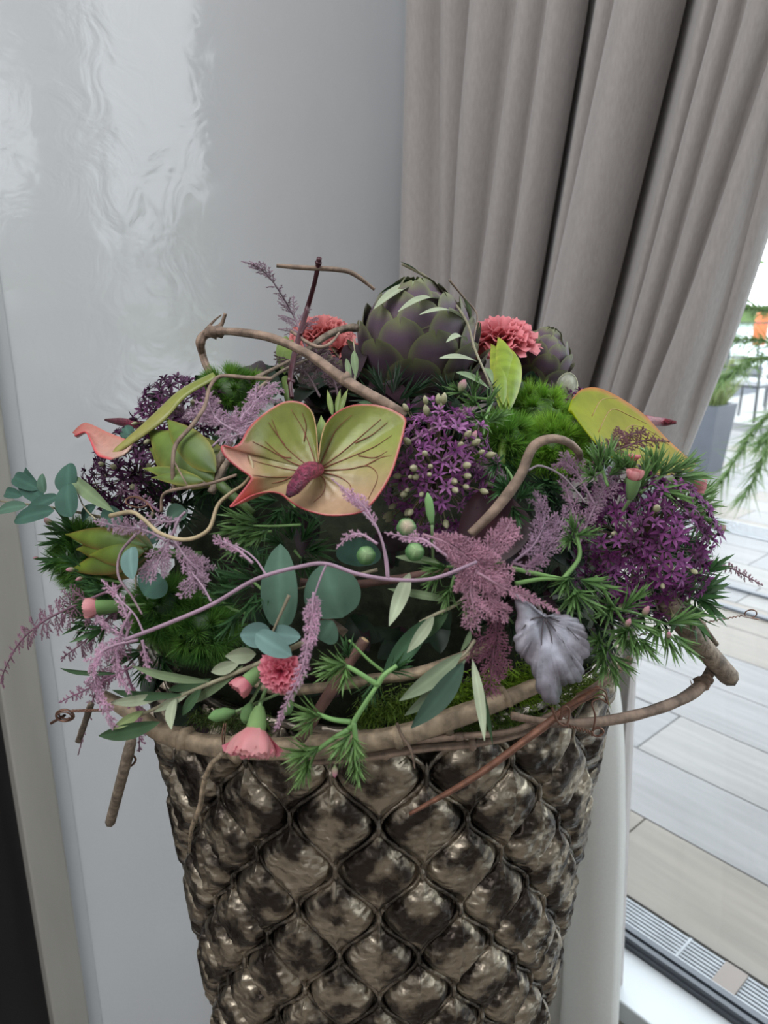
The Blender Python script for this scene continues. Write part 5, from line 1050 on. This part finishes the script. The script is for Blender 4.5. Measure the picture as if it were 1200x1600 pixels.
vine('short dark stick behind the left fern above the cut stick', [(142, 1100), (132, 1130), (122, 1158)], [9, 9, 8], M_stick, 1.0, name='stick', cat='stick')
k_ = [(1040, 935), (1085, 995), (1140, 1058)]; s_ = vine('thick cut stick poking out at the right below the purple allium', k_, [34, 33, 31], M_stick, 1.0, name='stick', cat='stick', jit=.16, sides=8); capped(s_, k_, 31, 1.0)
vine('thin stick lying behind the thick cut stick at the right', [(1062, 930), (1095, 975), (1118, 1006)], [14, 14, 10], M_stick, .97, name='stick', cat='stick')
k_ = [(470, 1155), (505, 1100), (540, 1045), (570, 1000)]; s_ = vine('reddish cut stem standing diagonally at the front between carnations and sprays', k_, [18, 18, 17, 17], M_rust if False else mat('red_bark', (.15, .075, .06), .7, var=.5, vscale=120, bump=.0008, bscale=200), .98, name='stick', cat='stick'); capped(s_, k_, 16, .98)
vine('dark brown stem lying across behind the tendril at the centre', [(470, 910), (540, 915), (620, 905), (700, 890)], [13, 14, 13], MATS['red_bark'], .94, name='stick', cat='stick')
vine('pale cut stem end in the shadow at the centre', [(505, 965), (525, 978), (540, 990)], [13, 13, 13], M_stick, .9, name='stick', cat='stick')
vine('smooth brown vine hooking over at the right of centre', [(735, 835, 1.02), (775, 795, 1.05), (812, 745, 1.08), (832, 700, 1.11), (858, 686, 1.12), (885, 690, 1.11), (903, 705, 1.09), (906, 716, 1.05)], [14, 17, 16, 15, 14, 12, 11], M_vine, 1.05, jit=.08)
vine('tan vine bowing from the upper left down across to the artichoke\'s foot', [(330, 590, .95), (318, 560, .97), (313, 535, 1.0), (325, 520, 1.02), (360, 518, 1.04), (420, 527, 1.06), (480, 553, 1.08), (535, 592, 1.09), (590, 625, 1.08), (632, 650, 1.05)], [9, 12, 15, 16, 12, 13, 14, 17, 18, 18], M_vine, 1.0, knobs=(.36, .39, .79), extra=[([(330, 518, 1.02), (345, 508, 1.02), (352, 490, 1.02)], 9, 5), ([(322, 515, 1.02), (336, 500, 1.02), (346, 492, 1.02)], 5, 2)])
vine('thin tan twig in the air left of the large artichoke', [(432, 415, .98), (470, 418, .98), (525, 421, .98), (553, 428, .98), (585, 452, .97)], [6, 8, 8, 8, 5], M_vine, .98, name='twig', cat='twig', jit=.1)
vine('dark twig running behind the coral carnation to the artichoke', [(478, 548), (510, 525), (540, 513), (560, 512)], [10, 11, 12], M_stick, .97, name='twig', cat='twig')
vine('thin twig looping under the coral carnation', [(455, 518), (485, 538), (505, 542), (520, 533), (530, 520)], [5, 6, 5, 3], M_vine, .99, name='twig', cat='twig')
vine('dark wine-red stem standing upright against the wall', [(456, 622, .98), (454, 590, 1.0), (462, 545, 1.0), (478, 490, 1.0), (492, 440, 1.0), (499, 403, 1.0)], [7, 8, 9, 8, 7, 8], M_wine, 1.0, name='stem', cat='stem', jit=.08, knobs=(.18, .97), extra=[([(470, 522, 1.0), (476, 512, 1.0), (480, 506, 1.0)], 5, 4)])
strand('cream dry tendril looping from the left over to the anthurium\'s tip', [([(172, 806, 1.08), (205, 800, 1.1), (225, 812, 1.1), (250, 833, 1.1), (290, 843, 1.1), (325, 828, 1.1), (340, 790, 1.1), (358, 772, 1.1), (382, 755, 1.1), (394, 735, 1.1), (390, 715, 1.1), (378, 703, 1.08)], .0016, .0009)], M_cream, 'dry_tendril', 'tendril')
strand('brown woody tendril curving from the upper left moss ball down past the bract bud', [([(425, 592, 1.05), (385, 590, 1.06), (345, 588, 1.06), (328, 605, 1.07), (320, 635, 1.07), (300, 665, 1.08), (275, 695, 1.08), (270, 730, 1.08), (272, 765, 1.05)], .0014, .0017), ([(272, 720, 1.08), (285, 745, 1.08), (295, 762, 1.07)], .0007, .0005)], M_vine, 'woody_tendril', 'tendril')
strand('brown woody tendril running right from the bract bud towards the anthurium\'s tip', [([(252, 800, 1.03), (256, 772, 1.05), (290, 762, 1.07), (330, 755, 1.08), (370, 742, 1.08)], .0013, .0011)], M_vine, 'woody_tendril', 'tendril')
strand('grey dry stems fanning down behind the anthurium\'s left lobe', [([(400, 590, .97), (430, 575, .97), (470, 555, .97)], .002, .001), ([(400, 610, .97), (440, 580, .97), (480, 562, .97)], .0018, .001), ([(320, 760, 1.02), (345, 715, 1.02), (360, 690, 1.02)], .004, .003), ([(330, 770, 1.02), (350, 730, 1.02), (372, 705, 1.02)], .003, .002)], M_stick, 'dry_twig_bundle', 'twigs')
# wires
def helix(A, B, turns, rad, n):
    A, B = V(A), V(B); ax = B - A; T = unit(ax); u = unit(np.cross(T, [.2, .3, .9])); w_ = np.cross(T, u)
    return [A + ax * s + (u * math.cos(turns * math.tau * s) + w_ * math.sin(turns * math.tau * s)) * rad for s in np.linspace(0, 1, n)]
def wire(label, segs, cat='wire'):
    P0 = segs[0][0]; t = thing('wire_twist', label, cat, Vector(P0[0]))
    for P, r in segs: m = MB(); tube(m, P, r, 5, max(len(P), 3) if len(P) > 12 else 8 * len(P), cap=False); m.build('wire', M_wire, t)
A, B = S(112, 1111, 1.02), S(175, 1109, 1.0); c = V(S(101, 1118, 1.02)); g = pxm(Vector(c), 1)
coil = [c + np.array([math.cos(a) * g * (15 - abs(s)), -g * s * .9, math.sin(a) * g * (11 - abs(s) * .7)]) for s, a in zip(np.linspace(-6, 6, 60), np.linspace(0, math.tau * 4, 60))]
wire('coiled copper wire end twisted out at the lower left', [(helix(A, B, 11, g * 1.3, 170), .0006), (helix(A, B, -11, g * 1.3, 170), .0006), (coil, .0007), ([c, V(S(80, 1130, 1.02))], .0012)])
c = V(S(1173, 959, 1.0)); wire('thin wire with a small loop sticking out at the far right', [(helix(S(960, 1000, .97), S(1160, 962, 1.0), 30, g * 1.0, 240), .0005), ([c + np.array([math.cos(a) * g * 11, 0, math.sin(a) * g * 8]) for a in np.linspace(0, math.tau, 25)], .0006), ([V(S(1158, 962, 1.0)), V(S(1170, 965, 1.0)), V(S(1186, 968, 1.0))], .0006)])
c = V(S(935, 1145, 1.0)); wire('twisted copper wire knot binding the vines at the right of the rim', [(helix(S(872, 1130, 1.02), S(925, 1145, 1.02), 11, g * 1.6, 150), .0006), ([c + np.array([math.cos(a) * g * 8, g * 2 * a / 6, math.sin(a) * g * 7]) for a in np.linspace(0, 12, 40)], .0006),
     (pts([(925, 1150), (930, 1120), (925, 1098), (938, 1092), (948, 1098), (940, 1085), (905, 1100), (880, 1112), (868, 1125)], 1.02), .0007), (pts([(862, 1105), (872, 1128), (885, 1132), (890, 1110), (880, 1104), (876, 1125)], 1.03), .0008), (pts([(950, 1100), (945, 1080), (925, 1076), (900, 1085)], 1.0), .0006)])
wire('small copper wire hook beside the cut stick at the lower left', [(pts([(205, 1178), (212, 1186), (206, 1196), (198, 1194)], .98), .0009), (pts([(208, 1178), (210, 1165)], .98), .0006)])
wire('thin wire binding wrapped around the thick rim vine at the left', [(pts([(350, 1130, .99), (347, 1150, 1.0), (349, 1172, .99), (347, 1185, .93)], .95), .0006), (pts([(353, 1130, .98), (351, 1150, .995), (350, 1176, .97)], .95), .0005)])
wire('curly copper wire loop above the cream tendril at the left', [(pts([(196, 780), (215, 776), (230, 788), (215, 793), (197, 786), (205, 776), (228, 784), (240, 800)], 1.06), .0006)])
